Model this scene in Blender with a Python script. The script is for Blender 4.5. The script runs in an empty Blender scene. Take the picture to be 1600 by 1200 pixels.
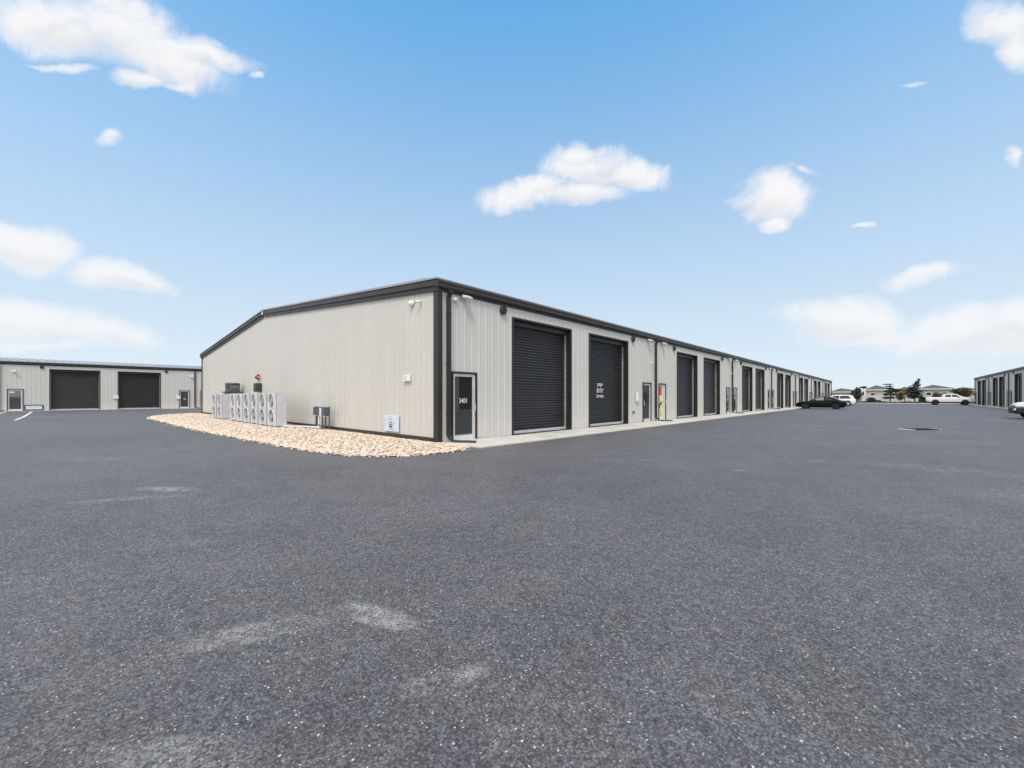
import bpy, bmesh, math, random
import numpy as np
from mathutils import Vector, Matrix
R = math.radians
random.seed(7); rng = np.random.default_rng(7)
scene = bpy.context.scene
COL = scene.collection

# ------------------------------------------------------------------ camera model (the one the photo was taken with)
F, YAW, CS, CT, CH, Y0 = 642.0, R(42.83), -7.52, -9.99, 1.407, 620.2
def at(px, Z):
    """ground point seen at photo column px, Z metres ahead of the lens"""
    X = (px - 800) / F * Z
    return (CS + Z*math.cos(YAW) + X*math.sin(YAW), CT + Z*math.sin(YAW) - X*math.cos(YAW))
def gnd(px, py): return at(px, CH*F/(py - Y0))
def zat(py, Z): return CH + (Y0 - py) * Z / F

# ------------------------------------------------------------------ node / material helpers
class NT:
    def __init__(s, tree): s.t = tree
    def n(s, kind, **kw):
        nd = s.t.nodes.new(kind)
        for k, v in kw.items(): setattr(nd, k, v)
        return nd
    def link(s, a, b): s.t.links.new(a, b)
    def m(s, op, a, b=None, c=None, clamp=False):
        nd = s.n('ShaderNodeMath', operation=op, use_clamp=clamp)
        for i, v in enumerate((a, b, c)):
            if v is None: continue
            if isinstance(v, (int, float)): nd.inputs[i].default_value = v
            else: s.link(v, nd.inputs[i])
        return nd.outputs[0]
    def mix(s, f, a, b, mode='MIX'):
        nd = s.n('ShaderNodeMix', data_type='RGBA', blend_type=mode)
        for sock, v in ((nd.inputs[0], f), (nd.inputs[6], a), (nd.inputs[7], b)):
            if isinstance(v, (int, float)): sock.default_value = v
            elif isinstance(v, tuple): sock.default_value = (*v, 1) if len(v) == 3 else v
            else: s.link(v, sock)
        return nd.outputs[2]
    def smooth(s, v, lo, hi, a=0.0, b=1.0):
        nd = s.n('ShaderNodeMapRange', interpolation_type='SMOOTHSTEP')
        s.link(v, nd.inputs[0])
        for i, x in zip((1, 2, 3, 4), (lo, hi, a, b)): nd.inputs[i].default_value = x
        return nd.outputs[0]
    def noise(s, vec, scale, detail=4, rough=0.55, dist=0.0):
        nd = s.n('ShaderNodeTexNoise')
        nd.inputs['Scale'].default_value = scale; nd.inputs['Detail'].default_value = detail
        nd.inputs['Roughness'].default_value = rough; nd.inputs['Distortion'].default_value = dist
        if vec is not None: s.link(vec, nd.inputs['Vector'])
        return nd.outputs['Fac']

def new_mat(name):
    m = bpy.data.materials.new(name); m.use_nodes = True
    nt = NT(m.node_tree); b = m.node_tree.nodes['Principled BSDF']
    return m, nt, b
def mat(name, col, rough=0.6, metal=0.0, var=0.12, scale=3.0, bump=0.0, bscale=60.0, ior=None, stretch=None, var2=0.0):
    """procedural paint/metal/concrete: base colour broken up by object-space noise"""
    m, nt, b = new_mat(name)
    tc = nt.n('ShaderNodeTexCoord'); v = tc.outputs['Object']
    if stretch:
        mp = nt.n('ShaderNodeMapping'); mp.inputs['Scale'].default_value = stretch
        nt.link(v, mp.inputs['Vector']); vv = mp.outputs[0]
    else: vv = v
    n1 = nt.noise(vv, scale, 5, 0.6)
    f = nt.smooth(n1, 0.3, 0.7, 1 - var, 1 + var)
    if var2:
        n2 = nt.noise(v, scale*9, 3, 0.6)
        f = nt.m('MULTIPLY', f, nt.smooth(n2, 0.3, 0.7, 1 - var2, 1 + var2))
    vm = nt.n('ShaderNodeVectorMath', operation='SCALE'); vm.inputs[0].default_value = col
    nt.link(f, vm.inputs['Scale']); nt.link(vm.outputs[0], b.inputs['Base Color'])
    nt.link(nt.smooth(n1, 0.3, 0.7, max(0, rough - 0.06), min(1, rough + 0.06)), b.inputs['Roughness'])
    b.inputs['Metallic'].default_value = metal
    if ior: b.inputs['IOR'].default_value = ior
    if bump:
        bp = nt.n('ShaderNodeBump'); bp.inputs['Strength'].default_value = bump; bp.inputs['Distance'].default_value = 0.01
        nt.link(nt.noise(v, bscale, 4), bp.inputs['Height']); nt.link(bp.outputs[0], b.inputs['Normal'])
    return m

M = {}
M['wall']   = mat('beige wall sheet', (0.575, 0.565, 0.537), 0.45, 0, 0.025, 0.7, stretch=(1.6, 1.6, 0.25), var2=0.012, bump=0.04, bscale=1.5)
M['trim']   = mat('dark bronze trim', (0.024, 0.0215, 0.020), 0.45, 0, 0.15, 1.2)
M['gutter'] = mat('lit bronze gutter', (0.055, 0.048, 0.043), 0.40, 0, 0.12, 1.0)  # trim bronze made paler, skylight on the gutter face put into the colour
M['door']   = mat('charcoal door slats', (0.020, 0.0185, 0.021), 0.42, 0, 0.2, 0.8, stretch=(0.6, 1, 3))
M['roof']   = mat('galvanised roof', (0.34, 0.35, 0.37), 0.42, 0.35, 0.08, 0.6)
M['alu']    = mat('clear aluminium', (0.62, 0.63, 0.66), 0.38, 0.15, 0.06, 4)
M['galv']   = mat('weathered galvanised rail', (0.42, 0.42, 0.43), 0.45, 0.2, 0.12, 3)
M['white']  = mat('white paint', (0.78, 0.78, 0.78), 0.5, 0, 0.04, 5)
M['concrete'] = mat('pale concrete', (0.52, 0.50, 0.46), 0.85, 0, 0.10, 0.9, bump=0.25, bscale=40, var2=0.06)
M['black']  = mat('black plastic', (0.016, 0.016, 0.017), 0.5, 0, 0.2, 6)
M['rubber'] = mat('tyre rubber', (0.009, 0.009, 0.009), 0.85, 0, 0.2, 9)
M['rim_dark'] = mat('dark wheel alloy', (0.03, 0.03, 0.032), 0.35, 0.6, 0.1, 9)
M['rim']    = mat('silver wheel alloy', (0.55, 0.55, 0.57), 0.3, 0.8, 0.05, 9)
M['ac']     = mat('off-white cabinet paint', (0.55, 0.565, 0.60), 0.5, 0, 0.05, 2)
M['ac_dark']= mat('dark fan cavity', (0.03, 0.031, 0.034), 0.7, 0, 0.2, 4)
M['fanblade']= mat('grey fan blade', (0.30, 0.305, 0.32), 0.5, 0, 0.08, 4)
M['wire']   = mat('white wire guard', (0.68, 0.68, 0.69), 0.45, 0, 0.05, 4)
M['slate']  = mat('slate grey metal', (0.085, 0.10, 0.12), 0.4, 0.2, 0.12, 3)
M['conduit']= mat('grey conduit', (0.085, 0.105, 0.135), 0.45, 0.1, 0.1, 5)
M['pipe']   = mat('white pipe lagging', (0.66, 0.68, 0.71), 0.55, 0, 0.06, 6)
M['panelgrey'] = mat('dark grey enclosure', (0.05, 0.052, 0.055), 0.5, 0.1, 0.1, 5)
M['red']    = mat('red alarm plastic', (0.26, 0.022, 0.022), 0.4, 0, 0.1, 5)
M['pinkwhite'] = mat('pale pink backplate', (0.72, 0.58, 0.56), 0.5, 0, 0.08, 8)
M['bluewhite'] = mat('pale blue sign face', (0.60, 0.69, 0.81), 0.4, 0, 0.03, 4)
M['ink']    = mat('dark sign ink', (0.025, 0.035, 0.05), 0.5, 0, 0.2, 20)
M['inkgrey']= mat('grey sign ink', (0.36, 0.38, 0.46), 0.5, 0, 0.2, 20)
M['posterorange'] = mat('orange red poster ink', (0.62, 0.085, 0.035), 0.45, 0, 0.12, 6)
M['postercream'] = mat('cream poster ink', (0.80, 0.68, 0.38), 0.45, 0, 0.12, 4)
M['postermint'] = mat('mint poster ink', (0.52, 0.66, 0.58), 0.45, 0, 0.12, 4)
M['carblack'] = mat('black car paint', (0.006, 0.0065, 0.009), 0.15, 0, 0.1, 2, ior=1.28)
M['carwhite'] = mat('white car paint', (0.76, 0.77, 0.79), 0.18, 0, 0.02, 2)
M['carglass'] = mat('tinted car glass', (0.012, 0.014, 0.018), 0.04, 0, 0.1, 2, ior=1.6)
M['litglass'] = mat('lit pale car glass', (0.10, 0.12, 0.14), 0.03, 0, 0.1, 2, ior=2.6)  # pale base colour stands in for light seen through the windows
M['lamp']   = mat('headlamp lens', (0.7, 0.72, 0.75), 0.08, 0.3, 0.05, 6)
M['tail']   = mat('tail lamp lens', (0.22, 0.012, 0.012), 0.15, 0, 0.1, 6)
M['housewall'] = mat('cream house stucco', (0.47, 0.42, 0.34), 0.8, 0, 0.06, 1.0)
M['housegrey'] = mat('grey green house stucco', (0.36, 0.37, 0.33), 0.8, 0, 0.06, 1.0)
M['housesage'] = mat('sage house stucco', (0.34, 0.36, 0.31), 0.8, 0, 0.06, 1.0)
M['shingle'] = mat('slate shingle', (0.075, 0.077, 0.09), 0.85, 0, 0.25, 2.5, stretch=(1, 1, 6))
M['shinglebrown'] = mat('brown shingle', (0.10, 0.066, 0.045), 0.85, 0, 0.25, 2.5, stretch=(1, 1, 6))
M['fence']  = mat('white vinyl fence', (0.62, 0.62, 0.62), 0.5, 0, 0.04, 1)
M['bark']   = mat('bark', (0.10, 0.075, 0.055), 0.9, 0, 0.3, 8, stretch=(3, 3, 0.6))
M['grate']  = mat('cast iron grate', (0.012, 0.012, 0.013), 0.6, 0.3, 0.3, 20)
M['blind']  = mat('window glass far', (0.03, 0.035, 0.04), 0.08, 0, 0.1, 1)

def vary_by_object(m, amount):
    nt = NT(m.node_tree); b = m.node_tree.nodes['Principled BSDF']; src = b.inputs['Base Color'].links[0].from_socket
    oi = nt.n('ShaderNodeObjectInfo'); f = nt.smooth(oi.outputs['Random'], 0, 1, 1-amount*0.6, 1+amount)
    vm = nt.n('ShaderNodeVectorMath', operation='SCALE'); nt.link(src, vm.inputs[0]); nt.link(f, vm.inputs['Scale']); nt.link(vm.outputs[0], b.inputs['Base Color'])
vary_by_object(M['door'], 0.45); vary_by_object(M['ac'], 0.06)
def glass_mat():
    m, nt, b = new_mat('dark storefront glass')
    tc = nt.n('ShaderNodeTexCoord')
    b.inputs['Base Color'].default_value = (0.022, 0.026, 0.025, 1)
    b.inputs['Roughness'].default_value = 0.02; b.inputs['IOR'].default_value = 2.3
    bp = nt.n('ShaderNodeBump'); bp.inputs['Strength'].default_value = 0.02; bp.inputs['Distance'].default_value = 0.02
    nt.link(nt.noise(tc.outputs['Object'], 1.3, 1), bp.inputs['Height']); nt.link(bp.outputs[0], b.inputs['Normal'])
    return m
M['glass'] = glass_mat()

def leaf_mat(name, ca, cb):
    m, nt, b = new_mat(name)
    g = nt.n('ShaderNodeNewGeometry'); tc = nt.n('ShaderNodeTexCoord')
    c = nt.mix(g.outputs['Random Per Island'], ca, cb)
    c = nt.mix(nt.smooth(nt.noise(tc.outputs['Object'], 1.4, 2), 0.35, 0.65), c, tuple(x*0.62 for x in ca))
    nt.link(c, b.inputs['Base Color']); b.inputs['Roughness'].default_value = 0.6
    return m
M['leafdark']  = leaf_mat('dark green leaf', (0.030, 0.050, 0.028), (0.055, 0.075, 0.045))
M['leafblue']  = leaf_mat('blue green needle', (0.028, 0.050, 0.045), (0.050, 0.075, 0.070))
M['leafolive'] = leaf_mat('olive leaf', (0.085, 0.095, 0.038), (0.14, 0.12, 0.05))
M['leafrust']  = leaf_mat('rust leaf', (0.13, 0.075, 0.035), (0.20, 0.12, 0.06))
M['leafyellow']= leaf_mat('yellow leaf', (0.75, 0.55, 0.10), (0.85, 0.74, 0.34))

def stone_mat():
    m, nt, b = new_mat('tan river stone')
    g = nt.n('ShaderNodeNewGeometry'); r = nt.n('ShaderNodeValToRGB')
    e = r.color_ramp.elements
    e[0].position = 0; e[0].color = (0.42, 0.28, 0.18, 1); e[1].position = 1; e[1].color = (0.82, 0.78, 0.71, 1)
    for p, c in ((0.25, (0.66, 0.53, 0.42, 1)), (0.5, (0.73, 0.62, 0.52, 1)), (0.8, (0.78, 0.71, 0.62, 1))):
        x = e.new(p); x.color = c
    nt.link(g.outputs['Random Per Island'], r.inputs[0])
    tc = nt.n('ShaderNodeTexCoord')
    c = nt.mix(nt.smooth(nt.noise(tc.outputs['Object'], 40, 3), 0.35, 0.7, 0, 0.35), r.outputs[0], (0.40, 0.27, 0.18)); c = nt.mix(1.0, c, (0.95, 0.95, 0.95), 'MULTIPLY')
    nt.link(c, b.inputs['Base Color']); b.inputs['Roughness'].default_value = 0.75
    return m
M['stone'] = stone_mat()

# worn spots in the asphalt: (photo column, photo row) looked up on the ground, radii in metres, turn, strength (+ paler, - darker)
WEAR = [((590, 962), 0.24, 0.08, -25, 1.2), ((400, 988), 0.34, 0.10, 20, 0.75), ((470, 965), 0.30, 0.08, 15, 0.35), ((690, 1064), 0.20, 0.06, 22, 0.8),
        ((270, 1190), 0.28, 0.10, 0, 0.6), ((262, 764), 0.45, 0.14, -10, 0.8), ((205, 779), 0.6, 0.10, 15, 0.5), ((258, 852), 0.35, 0.14, 10, 0.35),
        ((330, 784), 0.4, 0.16, -30, 0.25), ((148, 717), 0.7, 0.4, 0, 0.4), ((1525, 738), 1.5, 0.5, -50, 0.4), ((1465, 692), 1.8, 0.6, 0, 0.35),
        ((1570, 770), 1.2, 0.4, -40, 0.25), ((1156, 735), 0.14, 0.08, 0, 0.8), ((1010, 719), 0.3, 0.12, 0, 0.4), ((1275, 720), 0.25, 0.1, 20, 0.5),
        ((360, 888), 0.5, 0.18, 10, 0.2), ((1540, 880), 0.6, 0.2, -30, 0.25),
        ((292, 705), 0.16, 0.13, 0, -0.8), ((838, 708), 0.13, 0.10, 0, -0.8), ((1080, 704), 0.55, 0.16, 20, -0.5), ((942, 730), 0.9, 0.5, 10, -0.2),
        ((1160, 684), 1.2, 0.3, 30, -0.35), ((1480, 645), 4.0, 0.8, -40, -0.45), ((1565, 668), 1.5, 0.4, -40, -0.4), ((450, 742), 2.6, 0.10, 45, -0.3), ((620, 860), 1.6, 0.7, 0, -0.12), ((800, 1000), 1.0, 0.5, 30, -0.18),
        ((20, 652), 2.5, 0.9, 30, 0.5), ((560, 728), 1.9, 0.07, 22, -0.45), ((690, 800), 2.2, 0.10, 30, -0.22), ((1330, 720), 5.0, 0.22, 68, -0.22), ((1250, 740), 5.0, 0.2, 66, -0.18), ((1180, 830), 0.8, 0.3, -20, -0.15), ((540, 1120), 0.6, 0.25, 40, -0.2), ((1400, 900), 1.4, 0.4, 60, 0.12), ((1280, 1010), 0.5, 0.2, 30, -0.15)]
def asphalt_mat():
    m, nt, b = new_mat('worn asphalt')
    tc = nt.n('ShaderNodeTexCoord'); P = tc.outputs['Object']
    warp = nt.n('ShaderNodeTexNoise'); warp.inputs['Scale'].default_value = 38; warp.inputs['Detail'].default_value = 2
    nt.link(P, warp.inputs['Vector'])
    vs = nt.n('ShaderNodeVectorMath', operation='SCALE'); vs.inputs['Scale'].default_value = 0.022
    nt.link(warp.outputs['Color'], vs.inputs[0])
    va = nt.n('ShaderNodeVectorMath', operation='ADD'); nt.link(P, va.inputs[0]); nt.link(vs.outputs[0], va.inputs[1])
    def cells(scale, feat='F1'):
        v = nt.n('ShaderNodeTexVoronoi', voronoi_dimensions='3D', feature=feat); v.inputs['Scale'].default_value = scale
        nt.link(va.outputs[0], v.inputs['Vector']); return v
    v1, v2 = cells(88), cells(40)
    s1 = nt.n('ShaderNodeSeparateColor'); nt.link(v1.outputs['Color'], s1.inputs[0])
    s2 = nt.n('ShaderNodeSeparateColor'); nt.link(v2.outputs['Color'], s2.inputs[0])
    fine = nt.noise(P, 240, 3, 0.7)
    big = nt.noise(P, 0.16, 5, 0.6); mid = nt.noise(P, 1.1, 4, 0.6); sml = nt.noise(P, 9, 4, 0.6)
    grey = nt.m('MULTIPLY', nt.smooth(s1.outputs[0], 0, 1, 0.64, 1.38), nt.smooth(fine, 0.25, 0.75, 0.68, 1.32))
    grey = nt.m('MULTIPLY', grey, nt.smooth(s2.outputs[1], 0, 1, 0.8, 1.2))
    grey = nt.m('MULTIPLY', grey, nt.smooth(big, 0.3, 0.7, 0.88, 1.12))
    grey = nt.m('MULTIPLY', grey, nt.smooth(mid, 0.3, 0.7, 0.90, 1.10))
    grey = nt.m('MULTIPLY', grey, nt.smooth(sml, 0.3, 0.7, 0.90, 1.10))
    gap = nt.smooth(v1.outputs['Distance'], 0.35, 0.75, 1.0, 0.55)         # tar between the stones
    grey = nt.m('MULTIPLY', grey, gap)
    core = nt.smooth(v1.outputs['Distance'], 0.30, 0.48, 1, 0)
    chip = nt.m('MULTIPLY', nt.m('GREATER_THAN', s1.outputs[1], 0.955), core)
    chip2 = nt.m('MULTIPLY', nt.m('GREATER_THAN', s1.outputs[2], 0.86), core)
    # wear map
    up = dn = None
    wn = nt.noise(P, 5.0, 4, 0.65)
    for (pp, ra, rb, ang, st) in WEAR:
        g = gnd(*pp)
        mp = nt.n('ShaderNodeMapping', vector_type='TEXTURE')
        mp.inputs['Location'].default_value = (g[0], g[1], 0); mp.inputs['Rotation'].default_value = (0, 0, YAW - math.pi/2 + R(ang)); mp.inputs['Scale'].default_value = (ra, rb, 1)
        nt.link(P, mp.inputs['Vector'])
        dt = nt.n('ShaderNodeVectorMath', operation='DOT_PRODUCT'); nt.link(mp.outputs[0], dt.inputs[0]); nt.link(mp.outputs[0], dt.inputs[1])
        f = nt.m('SUBTRACT', 1.0, nt.m('MULTIPLY', dt.outputs['Value'], 0.45))
        f = nt.m('MULTIPLY', nt.m('MULTIPLY', nt.smooth(f, -0.3, 1.0), nt.smooth(wn, 0.28, 0.62)), abs(st))
        if st > 0: up = f if up is None else nt.m('MAXIMUM', up, f)
        else: dn = f if dn is None else nt.m('MAXIMUM', dn, f)
    grey = nt.m('MULTIPLY', grey, nt.m('SUBTRACT', 1.0, nt.m('MULTIPLY', dn, 0.55)))
    vm = nt.n('ShaderNodeVectorMath', operation='SCALE'); vm.inputs[0].default_value = (0.115, 0.1145, 0.126); nt.link(grey, vm.inputs['Scale'])
    tint = nt.mix(nt.smooth(nt.noise(P, 2.2, 3), 0.4, 0.65), vm.outputs[0], nt.mix(1.0, vm.outputs[0], (1.03, 1.0, 0.95), 'MULTIPLY'))
    c = nt.mix(nt.m('MULTIPLY', chip2, 0.5), tint, (0.22, 0.22, 0.22))
    c = nt.mix(nt.m('MULTIPLY', chip, nt.smooth(s1.outputs[2], 0, 1, 0.35, 1.0)), c, (0.56, 0.55, 0.53))
    up = nt.m('MULTIPLY', nt.smooth(up, 0.0, 1.05), nt.smooth(nt.m('ADD', nt.m('MULTIPLY', s1.outputs[0], 0.6), nt.m('MULTIPLY', fine, 0.6)), 0.3, 0.85, 0.10, 0.85))
    c = nt.mix(up, c, (0.37, 0.37, 0.365))
    nt.link(c, b.inputs['Base Color'])
    b.inputs['Roughness'].default_value = 0.60; b.inputs['IOR'].default_value = 1.5
    h = nt.m('ADD', nt.m('MULTIPLY', v1.outputs['Distance'], -1.0), nt.m('MULTIPLY', fine, 0.5))
    bp = nt.n('ShaderNodeBump'); bp.inputs['Strength'].default_value = 0.85; bp.inputs['Distance'].default_value = 0.006
    nt.link(h, bp.inputs['Height']); nt.link(bp.outputs[0], b.inputs['Normal'])
    return m
M['asphalt'] = asphalt_mat()
M['grass'] = mat('dry grass', (0.10, 0.115, 0.05), 0.9, 0, 0.3, 0.4, var2=0.2)
M['paint'] = mat('white road paint', (0.62, 0.62, 0.60), 0.7, 0, 0.15, 2.0, var2=0.1)

# ------------------------------------------------------------------ mesh builder
class MB:
    def __init__(s): s.v = []; s.f = []; s.mi = []
    def add(s, vs, fs, mi=0):
        o = len(s.v); s.v += [tuple(p) for p in vs]
        s.f += [tuple(i + o for i in f) for f in fs]; s.mi += [mi]*len(fs); return s
    def box(s, x0, x1, y0, y1, z0, z1, mi=0):
        return s.add([(x0,y0,z0),(x1,y0,z0),(x1,y1,z0),(x0,y1,z0),(x0,y0,z1),(x1,y0,z1),(x1,y1,z1),(x0,y1,z1)],
                     [(0,3,2,1),(4,5,6,7),(0,1,5,4),(1,2,6,5),(2,3,7,6),(3,0,4,7)], mi)
    def cham(s, x0, x1, y0, y1, z0, z1, b=0.01, mi=0):
        """box with bevelled edges"""
        bm = bmesh.new(); bmesh.ops.create_cube(bm, size=1)
        for v in bm.verts: v.co = Vector(((x0+x1)/2 + v.co.x*(x1-x0), (y0+y1)/2 + v.co.y*(y1-y0), (z0+z1)/2 + v.co.z*(z1-z0)))
        bmesh.ops.bevel(bm, geom=bm.edges[:], offset=b, segments=2, affect='EDGES', profile=0.5)
        bm.verts.index_update()
        s.add([v.co[:] for v in bm.verts], [[v.index for v in f.verts] for f in bm.faces], mi); bm.free(); return s
    def prism(s, poly, axis, a, b, mi=0):
        """extrude a 2D polygon along axis from a to b; poly is in the other two axes (order xyz without axis)"""
        def P(u, v, w): return {'x': (w,u,v), 'y': (u,w,v), 'z': (u,v,w)}[axis]
        n = len(poly); vs = [P(u, v, a) for u, v in poly] + [P(u, v, b) for u, v in poly]
        return s.add(vs, [tuple(range(n))[::-1], tuple(range(n, 2*n))] + [(i, (i+1)%n, n+(i+1)%n, n+i) for i in range(n)], mi)
    def tube(s, pts, r, n=8, mi=0, caps=True):
        pts = [Vector(p) for p in pts]; rs = r if isinstance(r, (list, tuple)) else [r]*len(pts); vs = []; fs = []
        for i, p in enumerate(pts):
            d = (pts[min(i+1, len(pts)-1)] - pts[max(i-1, 0)]).normalized()
            a = d.cross(Vector((0,0,1)) if abs(d.z) < 0.9 else Vector((1,0,0))).normalized(); c = d.cross(a)
            for k in range(n):
                t = 2*math.pi*k/n; vs.append(p + (a*math.cos(t) + c*math.sin(t))*rs[i])
        for i in range(len(pts)-1):
            for k in range(n): fs.append((i*n+k, i*n+(k+1)%n, (i+1)*n+(k+1)%n, (i+1)*n+k))
        if caps: fs += [tuple(range(n))[::-1], tuple(range((len(pts)-1)*n, len(pts)*n))]
        return s.add(vs, fs, mi)
    def lathe(s, prof, c=(0,0,0), axis='z', n=20, mi=0):
        """prof: (radius, height) pairs turned about axis through c"""
        vs = []; fs = []
        for r, h in prof:
            for k in range(n):
                t = 2*math.pi*k/n; u, v = r*math.cos(t), r*math.sin(t)
                p = {'z': (u, v, h), 'y': (u, h, v), 'x': (h, u, v)}[axis]
                vs.append((c[0]+p[0], c[1]+p[1], c[2]+p[2]))
        for i in range(len(prof)-1):
            for k in range(n): fs.append((i*n+k, i*n+(k+1)%n, (i+1)*n+(k+1)%n, (i+1)*n+k))
        fs += [tuple(range(n))[::-1], tuple(range((len(prof)-1)*n, len(prof)*n))]
        return s.add(vs, fs, mi)
    def mesh(s, name, mats, smooth=False):
        me = bpy.data.meshes.new(name); me.from_pydata(s.v, [], s.f)
        for m_ in (mats if isinstance(mats, (list, tuple)) else [mats]): me.materials.append(m_)
        me.polygons.foreach_set('material_index', s.mi)
        bm = bmesh.new(); bm.from_mesh(me); bmesh.ops.recalc_face_normals(bm, faces=bm.faces); bm.to_mesh(me); bm.free()
        if smooth:
            me.polygons.foreach_set('use_smooth', [True]*len(me.polygons))
            try: me.set_sharp_from_angle(angle=R(38))
            except Exception: pass
        me.update(); return me
    def build(s, name, mats, parent=None, loc=(0,0,0), smooth=False): return ob(name, s.mesh(name, mats, smooth), parent, loc)

def ob(name, data, parent=None, loc=(0,0,0), rot=None):
    o = bpy.data.objects.new(name, data); COL.objects.link(o); o.location = loc
    if rot: o.rotation_euler = rot
    if parent is not None: o.parent = parent
    return o
def tag(o, label=None, cat=None, group=None, kind=None):
    for k, v in (('label', label), ('category', cat), ('group', group), ('kind', kind)):
        if v: o[k] = v
    return o
def thing(name, label, cat, loc=(0,0,0), rz=0, group=None):
    o = bpy.data.objects.new(name, None); COL.objects.link(o); o.location = loc; o.rotation_euler = (0, 0, rz)
    o.empty_display_size = 0.2
    return tag(o, label, cat, group)
def kids(o): return [c for c in COL.objects if c.parent == o]
def copy_tree(o, parent=None):
    c = o.copy(); COL.objects.link(c)
    if parent is not None: c.parent = parent
    for ch in kids(o): copy_tree(ch, c)
    return c
def text_mesh(txt, size, mat_, depth=0.004, align='CENTER'):
    cu = bpy.data.curves.new('lettering', 'FONT'); cu.body = txt; cu.size = size; cu.extrude = depth/2; cu.align_x = align; cu.align_y = 'CENTER'
    o = bpy.data.objects.new('lettering', cu); COL.objects.link(o)
    dg = bpy.context.evaluated_depsgraph_get()
    me = bpy.data.meshes.new_from_object(o.evaluated_get(dg)); COL.objects.unlink(o); bpy.data.objects.remove(o)
    me.materials.clear(); me.materials.append(mat_); return me

# ------------------------------------------------------------------ world: sky, clouds, sun
SUN_EL, SUN_AZ = R(55), R(216)         # azimuth counted from +X towards +Y
def build_world():
    w = bpy.data.worlds.new('World'); scene.world = w; w.use_nodes = True
    nt = NT(w.node_tree); bg = w.node_tree.nodes['Background']
    sky = nt.n('ShaderNodeTexSky', sky_type='NISHITA'); sky.sun_disc = False
    sky.sun_elevation = SUN_EL; sky.sun_rotation = math.pi/2 - SUN_AZ; sky.altitude = 0
    sky.air_density = 1.0; sky.dust_density = 0.6; sky.ozone_density = 1.6
    tc = nt.n('ShaderNodeTexCoord'); D = tc.outputs['Generated']
    lift = nt.n('ShaderNodeMapping'); lift.inputs['Scale'].default_value = (1, 1, 0.5); lift.inputs['Location'].default_value = (0, 0, 0.55)
    nt.link(D, lift.inputs['Vector']); nt.link(lift.outputs[0], sky.inputs['Vector'])     # keep to the clean blue part of the sky model
    sp = nt.n('ShaderNodeSeparateXYZ'); nt.link(D, sp.inputs[0])
    az = nt.m('ARCTAN2', sp.outputs[1], sp.outputs[0]); el = nt.m('ARCSINE', sp.outputs[2])
    # high thin haze paling the sky towards the horizon
    e = nt.m('MAXIMUM', el, 0.0)
    pale = nt.m('POWER', nt.m('SUBTRACT', 1.0, nt.m('MINIMUM', nt.m('DIVIDE', e, R(52)), 1.0)), 1.28)
    col = nt.mix(1.0, sky.outputs[0], SKY_TINT, 'MULTIPLY')
    col = nt.mix(nt.m('MULTIPLY', pale, 0.97), col, SKY_HORIZON)
    # cumulus: ellipses in azimuth / elevation, edges torn by noise
    cb = nt.n('ShaderNodeCombineXYZ'); nt.link(az, cb.inputs[0]); nt.link(el, cb.inputs[1]); U = cb.outputs[0]
    nz = nt.n('ShaderNodeTexNoise'); nz.inputs['Scale'].default_value = 5.5; nz.inputs['Detail'].default_value = 6; nz.inputs['Roughness'].default_value = 0.52
    nt.link(U, nz.inputs['Vector'])
    w1 = nt.n('ShaderNodeVectorMath', operation='SUBTRACT'); nt.link(nz.outputs['Color'], w1.inputs[0]); w1.inputs[1].default_value = (0.5, 0.5, 0.5)
    w2 = nt.n('ShaderNodeVectorMath', operation='SCALE'); nt.link(w1.outputs[0], w2.inputs[0]); w2.inputs['Scale'].default_value = 0.10
    w3 = nt.n('ShaderNodeVectorMath', operation='ADD'); nt.link(U, w3.inputs[0]); nt.link(w2.outputs[0], w3.inputs[1])
    field = None; low = None
    for (x, y, rx, ry, ang, st) in CLOUDS:
        ae = lambda X, Y: np.array([YAW - math.atan2(X-800, F), math.atan2(Y0-Y, math.hypot(F, X-800))])
        c0 = ae(x, y); a0, e0 = c0
        J = np.stack([(ae(x+1, y)-c0), (ae(x, y-1)-c0)], 1); t_ = R(ang)
        A = J @ np.array([[math.cos(t_), -math.sin(t_)], [math.sin(t_), math.cos(t_)]]) @ np.diag([rx, ry])
        Us, Ss, _ = np.linalg.svd(A)
        mp = nt.n('ShaderNodeMapping', vector_type='TEXTURE')
        va = math.atan2(Us[1, 0], Us[0, 0])
        if math.cos(va) < 0: va += math.pi
        mp.inputs['Location'].default_value = (a0, e0, 0); mp.inputs['Rotation'].default_value = (0, 0, va); mp.inputs['Scale'].default_value = (Ss[0]*1.25, Ss[1]*1.25, 1)
        nt.link(w3.outputs[0], mp.inputs['Vector'])
        dt = nt.n('ShaderNodeVectorMath', operation='DOT_PRODUCT'); nt.link(mp.outputs[0], dt.inputs[0]); nt.link(mp.outputs[0], dt.inputs[1])
        f = nt.m('SUBTRACT', st, dt.outputs['Value'])
        s_ = nt.n('ShaderNodeSeparateXYZ'); nt.link(mp.outputs[0], s_.inputs[0])
        l_ = nt.m('MULTIPLY', nt.smooth(s_.outputs[1], -0.9, 0.35, 1, 0), nt.m('MAXIMUM', f, 0.0))
        if field is None: field, low = f, l_
        else:
            sm = nt.n('ShaderNodeMath', operation='SMOOTH_MAX'); nt.link(field, sm.inputs[0]); nt.link(f, sm.inputs[1]); sm.inputs[2].default_value = 0.25
            field = sm.outputs[0]; low = nt.m('MAXIMUM', low, l_)
    det = nt.noise(U, 9, 9, 0.66, 0.6)
    d = nt.m('ADD', field, nt.m('MULTIPLY', nt.m('SUBTRACT', det, 0.5), 2.3))
    dens = nt.m('MULTIPLY', nt.smooth(d, -0.22, 0.95), nt.smooth(el, 0.02, 0.40, 0.86, 1.0))
    lump = nt.noise(U, 7, 4, 0.5)
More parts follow.
